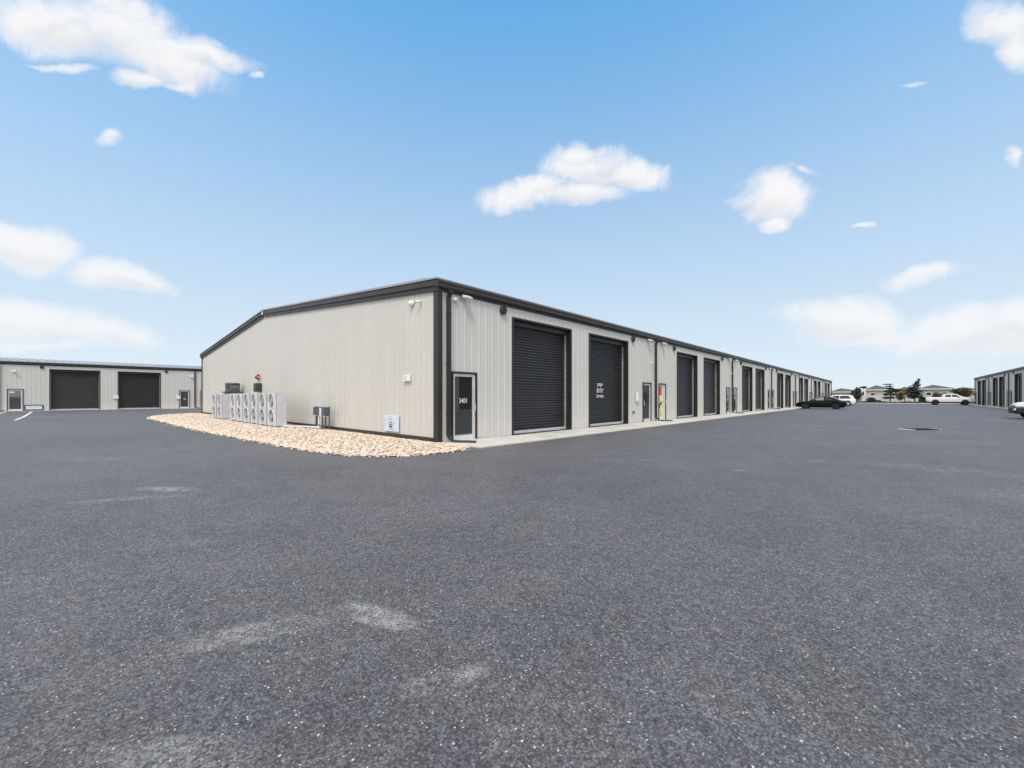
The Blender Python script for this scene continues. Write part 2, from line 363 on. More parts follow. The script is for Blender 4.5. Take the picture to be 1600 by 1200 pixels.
    shade = nt.m('MULTIPLY', nt.smooth(low, 0.05, 0.7), nt.smooth(lump, 0.3, 0.65, 0.35, 1.0))
    ccol = nt.mix(nt.m('MULTIPLY', shade, 0.75), CLOUD_LIT, CLOUD_LOW)
    out = nt.mix(nt.m('MULTIPLY', dens, 0.97), col, ccol)
    # unseen bright fill added to the sky behind the viewer, lighting the walls
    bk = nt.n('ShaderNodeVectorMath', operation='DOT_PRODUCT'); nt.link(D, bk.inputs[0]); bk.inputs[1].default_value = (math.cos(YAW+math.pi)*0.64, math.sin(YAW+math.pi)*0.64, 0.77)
    out = nt.mix(nt.smooth(nt.m('ADD', bk.outputs['Value'], nt.m('MULTIPLY', nt.m('SUBTRACT', lump, 0.5), 0.35)), 0.25, 0.60), out, SKY_FILL)
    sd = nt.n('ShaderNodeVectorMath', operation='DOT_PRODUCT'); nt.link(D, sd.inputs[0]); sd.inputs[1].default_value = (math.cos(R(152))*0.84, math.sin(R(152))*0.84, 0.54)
    out = nt.mix(nt.smooth(nt.m('ADD', sd.outputs['Value'], nt.m('MULTIPLY', nt.m('SUBTRACT', lump, 0.5), 0.15)), 0.70, 0.86), out, SKY_FILL)     # more added fill off to the left, for the right-hand wall
    out = nt.mix(nt.smooth(nt.m('ADD', sp.outputs[2], nt.m('MULTIPLY', nt.m('SUBTRACT', lump, 0.5), 0.12)), 0.77, 0.90), out, ZENITH_FILL)      # and added white fill overhead, lifting all walls
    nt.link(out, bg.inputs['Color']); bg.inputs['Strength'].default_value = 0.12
    w.cycles.sampling_method = 'MANUAL'; w.cycles.sample_map_resolution = 512
    sun = bpy.data.lights.new('sun', 'SUN'); sun.energy = 1.0; sun.angle = R(16); sun.color = (1.0, 0.955, 0.89)
    so = bpy.data.objects.new('sun', sun); COL.objects.link(so)
    d_ = Vector((math.cos(SUN_EL)*math.cos(SUN_AZ), math.cos(SUN_EL)*math.sin(SUN_AZ), math.sin(SUN_EL)))
    so.rotation_euler = d_.to_track_quat('Z', 'Y').to_euler(); so.location = d_*80
SKY_TINT = (0.34, 1.04, 1.17)
SKY_HORIZON = (2.92, 3.24, 3.44)
CLOUD_LIT = (3.45, 3.45, 3.48); CLOUD_LOW = (2.75, 2.73, 2.86); SKY_FILL = (4.2, 4.18, 4.15); ZENITH_FILL = (5.5, 5.45, 5.4)  # last two are unseen sky fill, added to light the walls
CLOUDS = [(150,42,150,46,-14,1),(245,80,130,34,-22,1),(335,90,75,20,-18,.9),(60,20,70,26,0,.9),(225,118,46,18,0,.9),(290,127,36,9,0,.8),
          (105,103,52,8,-10,.55),(172,215,28,12,8,.85),(412,126,14,7,0,.45),
          (920,262,64,36,0,1),(990,278,50,22,0,1),(905,240,36,20,0,.9),(825,300,72,20,8,1),(890,308,80,20,0,1),
          (1200,300,58,36,0,.95),(1215,348,22,13,0,.8),(1160,305,36,16,10,.8),(1264,258,26,8,-8,.5),
          (30,376,78,34,-12,.95),(195,432,72,21,-12,.95),(45,500,110,34,-6,.95),(150,522,110,22,-6,.85),(60,545,130,12,0,.6),
          (1310,502,92,30,-4,1),(1440,440,70,18,14,.7),(1390,528,90,16,0,.8),(1500,520,110,34,6,.95),(1590,505,70,30,0,.95),
          (1568,25,46,46,0,1),(1580,75,30,36,0,.95),(1347,352,16,5,0,.6),(1588,248,10,20,0,.6),(1435,126,26,7,0,.4),
          (-400,300,200,80,0,1),(-300,120,160,60,0,1),(1900,200,160,60,0,1),(2100,380,260,60,0,1)]
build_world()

# ------------------------------------------------------------------ camera
cam = bpy.data.cameras.new('camera'); co = bpy.data.objects.new('camera', cam); COL.objects.link(co)
co.location = (CS, CT, CH); co.rotation_euler = (R(90), 0, YAW - R(90))
cam.sensor_width = 36; cam.lens = F/1600*36; cam.shift_y = (Y0 - 600)/1600; cam.clip_end = 5000; cam.clip_start = 0.05
scene.camera = co

# ------------------------------------------------------------------ ground
def sheet(name, poly, z, m_, th=0.0):
    mb = MB()
    if th: mb.prism(poly, 'z', z - th, z)
    else: mb.add([(x, y, z) for x, y in poly], [tuple(range(len(poly)))])
    return tag(mb.build(name, m_), kind='structure')
sheet('ground', [(-1500,-1500),(2500,-1500),(2500,1500),(-1500,1500)], -0.03, M['grass'])
sheet('parking_lot', [(-90,-75),(110.0,-75),(110.0,95),(-90,95)], 0.0, M['asphalt'])
def slab(name, x0, x1, y0, y1, z, joint=3.05):
    """concrete strip poured in bays with open joints"""
    mb = MB(); n = max(1, round((x1-x0)/joint)); w = (x1-x0)/n
    for i in range(n): mb.cham(x0+i*w+0.006, x0+(i+1)*w-0.006, y0, y1, -0.08, z + 0.0015*(i % 2), 0.008)
    return tag(mb.build(name, M['concrete']), kind='structure')
slab('pavement', 0.13, 107.0, -1.72, -0.045, 0.035)
slab('pavement', 0.0, 106.9, -21.16, -19.7, 0.035)
slab('pavement', -27.8, 18.4, 53.0, 53.44, 0.03)
MBc = MB()
for i in range(30): MBc.cham(110.02, 111.6, -60+i*4, -56.02+i*4, -0.1, 0.13, 0.02)
tag(MBc.build('far_kerb', M['concrete']), kind='structure')
def stripe(pts, w, z=0.004):
    mb = MB(); n = len(pts); L = []
    for i, p in enumerate(pts):
        d = Vector(pts[min(i+1, n-1)]) - Vector(pts[max(i-1, 0)]); d.normalize(); k = Vector((-d.y, d.x))*w/2
        L += [(p[0]+k.x, p[1]+k.y, z), (p[0]-k.x, p[1]-k.y, z)]
    mb.add(L, [(2*i, 2*i+2, 2*i+3, 2*i+1) for i in range(n-1)])
    return tag(mb.build('parking_line', M['paint']), kind='structure')
stripe([gnd(50, 643.4), gnd(44, 647.2), gnd(36, 651.8), gnd(23, 656.8)], 0.14)
stripe([gnd(-6, 647.6), gnd(2, 645.4), gnd(10, 643.2)], 0.14)

# gravel bed wrapping the near end of the warehouse
BED = [(0.10,-0.05),(0.10,-1.25),(-0.3,-1.62),(-1.1,-1.78),(-2.2,-1.5),(-3.0,-0.5),(-3.32,1.1),(-3.55,5),(-3.8,10),(-3.95,18),(-3.95,25),(-3.6,28.4),(-2.6,30.8),(-1.2,32),(-0.04,32.3),(-0.04,-0.05)]
def inside(x, y, poly):
    c = False; j = len(poly)-1
    for i in range(len(poly)):
        if (poly[i][1] > y) != (poly[j][1] > y) and x < (poly[j][0]-poly[i][0])*(y-poly[i][1])/(poly[j][1]-poly[i][1])+poly[i][0]: c = not c
        j = i
    return c
def edge_dist(x, y, poly):
    best = 9
    for i in range(len(poly)):
        a = Vector(poly[i]); b = Vector(poly[(i+1) % len(poly)]); p = Vector((x, y)); ab = b-a
        t = max(0, min(1, (p-a).dot(ab)/ab.length_squared)); best = min(best, (a+ab*t-p).length)
    return best
def gravel():
    bm = bmesh.new(); bmesh.ops.create_icosphere(bm, subdivisions=1, radius=1); bm.verts.index_update()
    bv = np.array([v.co[:] for v in bm.verts]); bf = np.array([[v.index for v in f.verts] for f in bm.faces]); bm.free()
    V = []; Fc = []; off = 0
    bed = [(x, y, 0.02) for x, y in BED]; V.append(np.array(bed)); faces = [tuple(range(len(BED)))]; off = len(BED)
    sph = []
    n = 0
    while n < 33000:
        x = random.uniform(-4.2, 0.3); y = random.uniform(-1.85, 32.4)
        near = 1.0 if y < 6 else (0.75 if y < 14 else 0.5)
        if random.random() > near: continue
        e = edge_dist(x, y, BED)
        if not inside(x, y, BED):                                   # a few stones have strayed onto the asphalt
            if x > -0.1 or e > 0.22 or random.random() > 0.10*(1 - e/0.22)**1.5*3: continue
            stray = True
        else: stray = False
        r = random.uniform(0.016, 0.044)*(1 if y < 8 else 1.25)
        h = r*0.5 if stray else 0.03 + 0.06*min(1, e/0.5)*random.random()
        a = rng.normal(size=(3, 3)); q, _ = np.linalg.qr(a)
        sc = np.diag([r*1.25, r, r*0.7]); rz = random.uniform(0, 6.28)
        rm = np.array([[math.cos(rz), -math.sin(rz), 0], [math.sin(rz), math.cos(rz), 0], [0, 0, 1]])
        vv = (bv*(1+rng.uniform(-0.16, 0.16, (len(bv), 1)))) @ sc @ rm.T
        tilt = random.uniform(-0.5, 0.5); ct, stl = math.cos(tilt), math.sin(tilt)
        vv = vv @ np.array([[1,0,0],[0,ct,-stl],[0,stl,ct]]).T
        V.append(vv + (x, y, h)); sph.append(bf + off); off += len(bv); n += 1
    Va = np.concatenate(V); Fa = np.concatenate(sph)
    me = bpy.data.meshes.new('gravel'); me.from_pydata(Va.tolist(), [], faces + Fa.tolist()); me.materials.append(M['stone'])
    me.polygons.foreach_set('use_smooth', [False]+[True]*len(Fa)); me.update()
    o = ob('gravel', me); tag(o, 'bed of tan and cream stones along the warehouse end wall', 'gravel', kind='stuff')
gravel()

# ------------------------------------------------------------------ warehouses
EAVE = 4.88; WALLTOP = 4.72; PITCH = 1/12; PAIR = 15.24
RIBP = 0.305
def rib_y(x):
    u = (x % RIBP) - RIBP/2; a = abs(u)
    return -0.015*max(0, min(1, (0.042-a)/0.024))
def rib_breaks(a, b):
    xs = {a, b}; k = math.floor(a/RIBP)
    while k*RIBP < b:
        c = k*RIBP + RIBP/2
        for d in (-0.042, -0.018, 0.018, 0.042):
            if a < c+d < b: xs.add(c+d)
        k += 1
    return sorted(xs)
def ribbed(mb, a, b, z0, ztop, P):
    """sheet from a to b; ztop may be a function; P(x, outward, z) places it"""
    xs = rib_breaks(a, b); zf = ztop if callable(ztop) else (lambda x: ztop); vs = []
    for x in xs: vs += [P(x, rib_y(x), z0), P(x, rib_y(x), zf(x))]
    mb.add(vs, [(2*i, 2*i+2, 2*i+3, 2*i+1) for i in range(len(xs)-1)])
ROLL = [(3.25, 6.93), (8.31, 11.99)]; ENTRY = [(0.50, 1.54), (13.70, 14.74)]; RH = 4.27; EH = 2.20
# shared meshes -------------------------------------------------
def make_parts():
    S = {}
    W = 3.68
    mb = MB()                                                       # interlocking curved slats
    pitch = 0.105; n = int((RH-0.1)/pitch); prof = []
    for i in range(n+1):
        z = 0.10 + i*pitch
        for k, (dz, dy) in enumerate(((0.0, 0.0), (0.012, -0.018), (0.035, -0.030), (0.062, -0.030), (0.088, -0.016))):
            prof.append((dy + 0.30, z+dz))
    vs = []
    for y, z in prof: vs += [(0.07, y, z), (W-0.07, y, z)]
    mb.add(vs, [(2*i, 2*i+1, 2*i+3, 2*i+2) for i in range(len(prof)-1)])
    S['curtain'] = mb.mesh('roll_up_door', M['door'], True)
    mb = MB()                                                       # portal: jambs and head in dark trim, with the hood behind the head
    mb.box(0.0, 0.06, -0.045, 0.34, 0.036, RH); mb.box(W-0.06, W, -0.045, 0.34, 0.036, RH); mb.box(0.06, W-0.06, -0.043, 0.34, RH-0.06, RH)
    mb.box(0.06, W-0.06, 0.16, 0.338, RH-0.24, RH-0.06)
    S['portal'] = mb.mesh('door_surround', M['trim'])
    S['bar'] = MB().cham(0.08, W-0.08, 0.255, 0.315, 0.040, 0.145, 0.01).mesh('bottom_bar', M['alu'])
    mb = MB(); mb.box(0.0, 0.034, 0.21, 0.25, 0.036, RH-0.25); mb.box(0.006, 0.028, 0.25, 0.335, 0.036, RH-0.25)
    S['rail'] = mb.mesh('guide_rail', M['galv'])
    w = 1.04
    mb = MB(); mb.box(0, 0.05, -0.05, 0.12, 0.036, EH); mb.box(w-0.05, w, -0.05, 0.12, 0.036, EH); mb.box(0.05, w-0.05, -0.048, 0.12, EH-0.055, EH)
    S['eframe'] = mb.mesh('door_frame', M['trim'])
    mb = MB(); mb.cham(0.055, 0.135, -0.01, 0.05, 0.040, EH-0.06, 0.006); mb.cham(w-0.165, w-0.055, -0.01, 0.05, 0.040, EH-0.06, 0.006)
    mb.box(0.135, w-0.165, -0.006, 0.046, EH-0.15, EH-0.062); mb.box(0.135, w-0.165, -0.006, 0.046, 0.044, 0.20); mb.box(0.055, w-0.055, -0.09, -0.012, 0.036, 0.05)
    S['leaf'] = mb.mesh('entry_door', M['alu'])
    S['pane'] = MB().box(0.13, w-0.16, 0.015, 0.03, 0.195, EH-0.145).mesh('glass', M['glass'])
    mb = MB(); mb.tube([(w-0.11, -0.012, 0.92), (w-0.11, -0.07, 0.94), (w-0.11, -0.075, 1.0), (w-0.11, -0.075, 1.14), (w-0.11, -0.07, 1.2), (w-0.11, -0.012, 1.22)], 0.013, 8)
    mb.lathe([(0.02, -0.03), (0.02, -0.005)], (w-0.11, 0, 1.32), 'y', 12)
    S['handle'] = mb.mesh('handle', M['alu'], True)
    mb = MB()                                                       # downspout with offset at the top and shoe at the bottom
    def rect_tube(pts, hw, hd):
        vs = []; 
        for (x, y, z) in pts: vs += [(x-hw, y-hd, z), (x+hw, y-hd, z), (x+hw, y+hd, z), (x-hw, y+hd, z)]
        fs = [(0,3,2,1), tuple(range(len(vs)-4, len(vs)))]
        for i in range(len(pts)-1):
            for k in range(4): fs.append((4*i+k, 4*i+(k+1)%4, 4*i+4+(k+1)%4, 4*i+4+k))
        mb.add(vs, fs)
    rect_tube([(0, -0.17, EAVE-0.24), (0, -0.17, EAVE-0.32), (0, -0.095, EAVE-0.44), (0, -0.095, 0.30), (0, -0.11, 0.22), (0.02, -0.17, 0.13), (0.05, -0.28, 0.075)], 0.058, 0.045)
    for z in (0.9, 2.4, 3.9): mb.box(-0.075, 0.075, -0.145, -0.035, z, z+0.03)
    S['spout'] = mb.mesh('downspout', M['trim'])
    mb = MB(); mb.tube([(0.05, -0.28, 0.08), (0.16, -0.46, 0.072), (0.42, -0.86, 0.07)], 0.034, 8)
    S['drainpipe'] = mb.mesh('drain_extension', M['trim'], True)
    mb = MB(); mb.lathe([(0.15, -0.03), (0.15, -0.10), (0.135, -0.115), (0.12, -0.10), (0.118, -0.05)], (0, 0, 0), 'y', 20)
    for k in range(5): mb.box(-0.115, 0.115, -0.105, -0.09, -0.1+k*0.045, -0.078+k*0.045)
    S['vent'] = mb.mesh('wall_vent', M['panelgrey'], True)
    return S
S = make_parts()

def warehouse(label, loc, rz, npairs, W, letters=None, spout_ends=True):
    L = npairs*PAIR
    root = thing('warehouse', label, 'warehouse', loc, rz, 'beige metal warehouses around the yard')
    mb = MB()
    Pf = lambda x, o, z: (x, o, z)
    for p in range(npairs):
        a = p*PAIR; edges = [0, *ENTRY[0], *ROLL[0], *ROLL[1], *ENTRY[1], PAIR]
        for i in range(0, len(edges), 2): ribbed(mb, a+edges[i], a+edges[i+1], 0.0, WALLTOP, Pf)
        for (x0, x1) in ENTRY: ribbed(mb, a+x0, a+x1, EH, WALLTOP, Pf)
        for (x0, x1) in ROLL: ribbed(mb, a+x0, a+x1, RH, WALLTOP, Pf)
    gz = lambda y: EAVE - 0.10 + PITCH*min(y, W-y)
    half = W/2
    for (xe, sg) in ((0.0, 1), (L, -1)):
        Pg = (lambda y, o, z, xe=xe, sg=sg: (xe + sg*o, y, z))
        ribbed(mb, 0.0, half, 0.05, gz, Pg); ribbed(mb, half, W, 0.05, gz, Pg)
    ribbed(mb, 0.0, L, 0.0, WALLTOP, lambda x, o, z: (x, W - o, z))
    mb.box(0.02, L-0.02, 0.36, 0.40, 0.0, WALLTOP)                    # inner liner behind the front sheet
    mb.build('wall', M['wall'], root)
    for xe in (-0.05, L-0.002): MB().box(xe, xe+0.052, 0.18, W-0.18, 0.0, 0.17).build('base_trim', M['trim'], root)   # low plinth angle along the gable ends
    mb = MB(); ridge = EAVE + PITCH*(half+0.14) + 0.02
    e0 = EAVE + 0.02
    mb.prism([(-0.14, e0), (half, ridge), (W+0.14, e0), (W+0.14, e0+0.045), (half, ridge+0.045), (-0.14, e0+0.045)], 'x', -0.16, L+0.16)
    n = int(L/0.61)
    for i in range(n+1):                                             # standing seams
        x = min(L+0.12, -0.12 + i*0.61)
        mb.prism([(0.35, e0+0.04+PITCH*0.49), (half, ridge+0.04), (half, ridge+0.085), (0.35, e0+0.085+PITCH*0.49)], 'x', x, x+0.03)
    mb.build('roof', M['roof'], root)
    for (xa, xb, xc) in ((-0.13, -0.02, -0.045), (L+0.02, L+0.13, L+0.045)):          # rake trim: upper fascia and a stepped lower return
        mb = MB()
        for sgn in (0, 1):
            q = [(-0.145, EAVE-0.0), (half-0.10, EAVE+PITCH*(half-0.10+0.145)), (half-0.10, EAVE-0.17+PITCH*(half-0.10+0.145)), (-0.145, EAVE-0.17)]
            q2 = [(-0.10, EAVE-0.17), (half-0.10, EAVE-0.17+PITCH*(half)), (half-0.10, EAVE-0.31+PITCH*(half)), (-0.10, EAVE-0.31)]
            if sgn: q = [(W-y, z) for y, z in q]; q2 = [(W-y, z) for y, z in q2]
            mb.prism(q, 'x', xa, xb); lo, hi = (xc, -0.033) if xa < 0 else (L+0.033, xc); mb.prism(q2, 'x', min(lo, hi)-0.03*(xa < 0), max(lo, hi)+0.03*(xa > 0))
        mb.build('rake_trim', M['trim'], root)
    for xa in (-0.14, L+0.01): MB().box(xa, xa+0.13, half-0.10, half+0.10, ridge-0.22, ridge-0.001).build('bright_gap_box', M['alu'], root)  # pale box added for the bright flash in the gap at the ridge
    def gut(y0, sg, nm):
        prof = [(0.0, EAVE+0.012), (0.0, EAVE-0.20), (-0.085, EAVE-0.20), (-0.105, EAVE-0.15), (-0.105, EAVE-0.10), (-0.145, EAVE-0.045), (-0.145, EAVE+0.012), (-0.130, EAVE+0.012), (-0.130, EAVE-0.03), (-0.02, EAVE-0.03), (-0.02, EAVE+0.012)]
        MB().prism([(y0 + sg*(y-0.045), z) for y, z in prof], 'x', -0.12, L+0.12).build(nm, M['gutter'], root)
    gut(0.0, 1, 'gutter'); gut(W, -1, 'gutter')
    mb = MB(); mb.box(-0.02, L+0.02, -0.042, -0.002, WALLTOP-0.13, EAVE-0.21); mb.build('eave_trim', M['trim'], root)
    for (xe, sg) in ((0.0, -1), (L, 1)):
        for (ye, sy) in ((0.0, -1), (W, 1)):
            mb = MB(); x0, x1 = sorted((xe + sg*0.046, xe - sg*0.13)); y0, y1 = sorted((ye + sy*0.046, ye - sy*0.17))
            xi0, xi1 = sorted((xe + sg*0.046, xe + sg*0.034)); 
            mb.box(*sorted((xe + sg*0.046, xe + sg*0.002)), y0, y1, 0.0, EAVE-0.205)
            mb.box(*sorted((xe - sg*0.13, xe + sg*0.001)), *sorted((ye + sy*0.044, ye + sy*0.003)), 0.0, EAVE-0.207)
            mb.build('corner_trim', M['trim'], root)
    return root
def fit_out(root, npairs, letters=False, first_number=False, spouts=True):
    """doors, downspouts and vents of each pair of bays"""
    for p in range(npairs):
        a = p*PAIR
        for (x0, x1) in ROLL:
            d = ob('roll_up_door', S['curtain'], root, (a+x0, 0, 0))
            ob('door_surround', S['portal'], d); ob('bottom_bar', S['bar'], d)
            ob('guide_rail', S['rail'], d, (0.062, 0, 0)); ob('guide_rail', S['rail'], d, (3.68-0.097, 0, 0))
            if letters and p == 0 and x0 > 8:
                for txt, z, sz, tw in (('PP', 1.95, 0.27, .46), ('BODY', 1.70, 0.28, .60), ('Service', 1.45, 0.24, .64)):
                    me = text_mesh(txt, sz, M['white'], 0.006)
                    t = ob('lettering', me, d, (1.41, 0.262, z), (R(90), 0, 0)); wd = max(v.co.x for v in me.vertices) - min(v.co.x for v in me.vertices)
                    t.scale = (tw/wd, 1.0, 1)
        for k, (x0, x1) in enumerate(ENTRY):
            d = ob('entry_door', S['leaf'], root, (a+x0, 0, 0)); ob('door_frame', S['eframe'], d); ob('glass', S['pane'], d)
            h = ob('handle', S['handle'], d)
            if k: h.location = (-0.86, 0, 0)
            if first_number and p == 0 and k == 0:
                me = text_mesh('3401', 0.215, M['white'], 0.004); t = ob('door_number', me, d, (0.50, 0.012, 1.28), (R(90), 0, 0)); t.scale = (0.85, 1, 1)
            if first_number and p == 1 and k == 0:
                x0_, x1_ = 0.08, 0.93; y_ = 0.010
                mb = MB(); mb.box(x0_, x1_, y_-0.002, y_+0.002, 0.06, EH-0.07); mb.build('poster', M['postercream'], d)
                mb = MB(); mb.add([(0.08, y_-0.005, 1.52), (0.50, y_-0.005, 1.50), (0.52, y_-0.005, 2.05), (0.08, y_-0.005, 2.08)], [(0,1,2,3)]); mb.build('poster_panel', M['posterorange'], d)
                mb = MB(); mb.add([(0.62, y_-0.005, 0.10), (0.90, y_-0.005, 0.10), (0.92, y_-0.005, 2.1), (0.66, y_-0.005, 2.1), (0.72, y_-0.005, 1.2)], [(0,1,2,3,4)]); mb.build('poster_panel', M['postermint'], d)
                mb = MB(); mb.add([(0.10, y_-0.008, 0.72), (0.26, y_-0.008, 0.74), (0.30, y_-0.008, 0.95), (0.52, y_-0.008, 1.0), (0.55, y_-0.008, 1.14), (0.36, y_-0.008, 1.10), (0.22, y_-0.008, 1.02), (0.12, y_-0.008, 0.95)], [tuple(range(8))]); mb.build('poster_mark', M['ink'], d)
                mb = MB()
                for i in range(5): mb.add([(0.22, y_-0.006, 0.3+i*0.075), (0.45, y_-0.006, 0.3+i*0.075), (0.45, y_-0.006, 0.33+i*0.075), (0.22, y_-0.006, 0.33+i*0.075)], [(0,1,2,3)])
                mb.build('poster_text', M['inkgrey'], d)
        ob('wall_vent', S['vent'], root, (a+2.75, 0, 4.42)); ob('wall_vent', S['vent'], root, (a+12.49, 0, 4.42))
        if spouts:
            ob('downspout', S['spout'], root, (a+(0.33 if p == 0 else 0.0), 0, 0)); ob('drain_extension', S['drainpipe'], root, (a+(0.33 if p == 0 else 0.0), 0, 0))
    ob('downspout', S['spout'], root, (npairs*PAIR-0.3, 0, 0))
WM = 32.0
main = warehouse('long beige warehouse with a gable end facing left, filling the middle of the yard', (0, 0, 0), 0, 7, WM)
fit_out(main, 7, True, True)
left = warehouse('beige warehouse across the drive, seen beyond the gravel bed and left of the gable', (-12.12-PAIR, 53.5, 0), 0, 3, 24.0)
fit_out(left, 3)
right = warehouse('beige warehouse at the right edge of the yard, behind the white pickup', (106.7, -21.2, 0), math.pi, 7, 24.0)
fit_out(right, 7)

# ------------------------------------------------------------------ fittings on the walls
ORD = ['first', 'second', 'third', 'fourth', 'fifth', 'sixth', 'seventh', 'eighth', 'ninth', 'tenth', 'eleventh', 'twelfth']
def light_proto():
    r = thing('wall_light', '', 'light')
    mb = MB(); mb.cham(-0.06, 0.06, -0.07, -0.034, -0.06, 0.06, 0.012); mb.tube([(0, -0.07, 0.0), (0, -0.12, 0.01)], 0.022, 8); mb.build('bracket', M['white'], r)
    mb = MB(); mb.prism([(-0.10, -0.015), (-0.30, -0.07), (-0.31, -0.025), (-0.14, 0.055), (-0.10, 0.055)], 'x', -0.13, 0.13); mb.build('lamp_head', M['white'], r)
    return r
lp = light_proto(); used = False
def wall_light(s, z, label, base=(0, 0), rz=0):
    global used
    o = lp if not used else copy_tree(lp); used = True
    o.location = (s, base[1], z); o.rotation_euler = (0, 0, rz); tag(o, label, 'light', 'small white lights under the warehouse eaves'); return o
spots = []
for p in range(5):
    spots += [p*PAIR+0.98, p*PAIR+14.30]
for i, s_ in enumerate(spots[:9]):
    wall_light(s_, 4.55, f'small white wall light above the {ORD[i]} glass door from the gable corner')
for i, s_ in enumerate((-11.2, 2.75)):
    wall_light(s_, 3.95, ('small white wall light above the leftmost glass door of the far left warehouse', 'small white wall light left of the downspout on the far left warehouse')[i], (0, 53.5))
def camera_proto(name, bullet):
    r = thing(name, '', 'camera')
    if bullet:
        mb = MB(); mb.lathe([(0.05, -0.034), (0.05, -0.06), (0.03, -0.075)], (0, 0, 0), 'y', 14); mb.tube([(0, -0.07, 0), (0, -0.13, 0.0)], 0.018, 8); mb.build('mount', M['white'], r, smooth=True)
        mb = MB(); mb.tube([(0.06, -0.09, 0.035), (0.0, -0.14, 0.01), (-0.09, -0.22, -0.03)], 0.045, 12); mb.build('camera_body', M['white'], r, smooth=True)
        mb = MB(); mb.tube([(-0.09, -0.22, -0.03), (-0.115, -0.243, -0.043)], 0.040, 12); mb.build('lens', M['black'], r, smooth=True)
    else:
        mb = MB(); mb.lathe([(0.12, -0.034), (0.12, -0.075), (0.105, -0.09)], (0, 0, 0), 'y', 20); mb.build('mount', M['white'], r, smooth=True)
        mb = MB(); mb.lathe([(0.098, -0.088), (0.095, -0.115), (0.078, -0.15), (0.05, -0.175), (0.02, -0.187)], (0, 0, 0), 'y', 20); mb.build('dome', M['white'], r, smooth=True)
    return r
dome = camera_proto('dome_camera', False); bul = camera_proto('bullet_camera', True)
tag(dome, 'large white dome camera high on the gable wall', 'camera'); dome.location = (0, 1.33, 4.40); dome.rotation_euler = (0, 0, -R(90)); dome.scale = (0.85,)*3
tag(bul, 'black-lensed bullet camera high on the gable wall beside the corner trim', 'camera', 'bullet cameras on the warehouse'); bul.location = (0, 0.86, 4.38); bul.rotation_euler = (0, 0, -R(90)); bul.scale = (0.75,)*3
d2 = copy_tree(dome); tag(d2, 'small white dome camera under the eave right of the corner downspout', 'camera'); d2.location = (0.62, 0, 4.42); d2.rotation_euler = (0, 0, 0); d2.scale = (0.62,)*3
for s_, z_, lb in ((14.86, 4.35, 'upper of two small cameras left of the downspout past the second roll-up door'),
                   (14.86, 3.30, 'lower of two small cameras left of the downspout past the second roll-up door'),
                   (30.15, 3.35, 'small white camera left of the downspout past the fourth roll-up door'),
                   (31.05, 3.30, 'small white camera right of the downspout past the fourth roll-up door'),
                   (30.15, 4.40, 'small camera under the eave at the downspout past the fourth roll-up door')):
    c = copy_tree(bul); c.location = (s_, 0, z_); c.rotation_euler = (0, 0, 0); tag(c, lb, 'camera', 'bullet cameras on the warehouse')

# numbered plate, notice board
r = thing('number_sign', 'small white number plate on the gable wall, right of centre at head height', 'sign', (0, 1.58, 2.02), -R(90))
MB().cham(-0.19, 0.19, -0.085, -0.036, -0.105, 0.105, 0.006).build('plate', M['white'], r)
ob('lettering', text_mesh('43', 0.17, M['inkgrey'], 0.004), r, (-0.05, -0.087, 0.0), (R(90), 0, 0))
r = thing('notice_board', 'pale blue notice with a dark round emblem low on the gable wall', 'sign', (0, 2.52, 0.51), -R(90))
MB().cham(-0.45, 0.45, -0.062, -0.036, -0.275, 0.275, 0.006).build('board', M['bluewhite'], r)
mb = MB(); y_ = -0.065
def flat(mb, pts, y=y_): mb.add([(x, y, z) for x, z in pts], [tuple(range(len(pts)))])
n = 28; ring = []
for i in range(n):
    t = 2*math.pi*i/n; ring += [(-0.03+0.105*math.cos(t), y_, -0.085+0.068*math.sin(t)), (-0.015+0.045*math.cos(t), y_, -0.070+0.026*math.sin(t))]
mb.add(ring, [(2*i, 2*((i+1) % n), 2*((i+1) % n)+1, 2*i+1) for i in range(n)])
flat(mb, [(-0.12, 0.02), (-0.06, 0.055), (0.0, 0.05), (0.04, 0.025), (0.07, 0.0), (0.03, 0.005), (-0.02, 0.015)])
flat(mb, [(-0.20, -0.02), (-0.15, 0.0), (-0.13, -0.03), (-0.16, -0.035)]); flat(mb, [(0.09, -0.01), (0.20, 0.01), (0.19, -0.02), (0.10, -0.03)])
mb.build('emblem', M['ink'], r)
mb = MB()
flat(mb, [(-0.15, 0.10), (-0.12, 0.10), (-0.12, 0.18), (-0.15, 0.18)]); flat(mb, [(-0.08, 0.10), (-0.04, 0.10), (-0.03, 0.23), (-0.07, 0.23)]); flat(mb, [(-0.03, 0.10), (0.03, 0.10), (0.02, 0.13), (-0.03, 0.13)])
for k in range(5): flat(mb, [(-0.15+k*0.07, -0.215), (-0.10+k*0.07, -0.225), (-0.10+k*0.07, -0.185), (-0.15+k*0.07, -0.175)])
mb.build('lettering', M['inkgrey'], r)

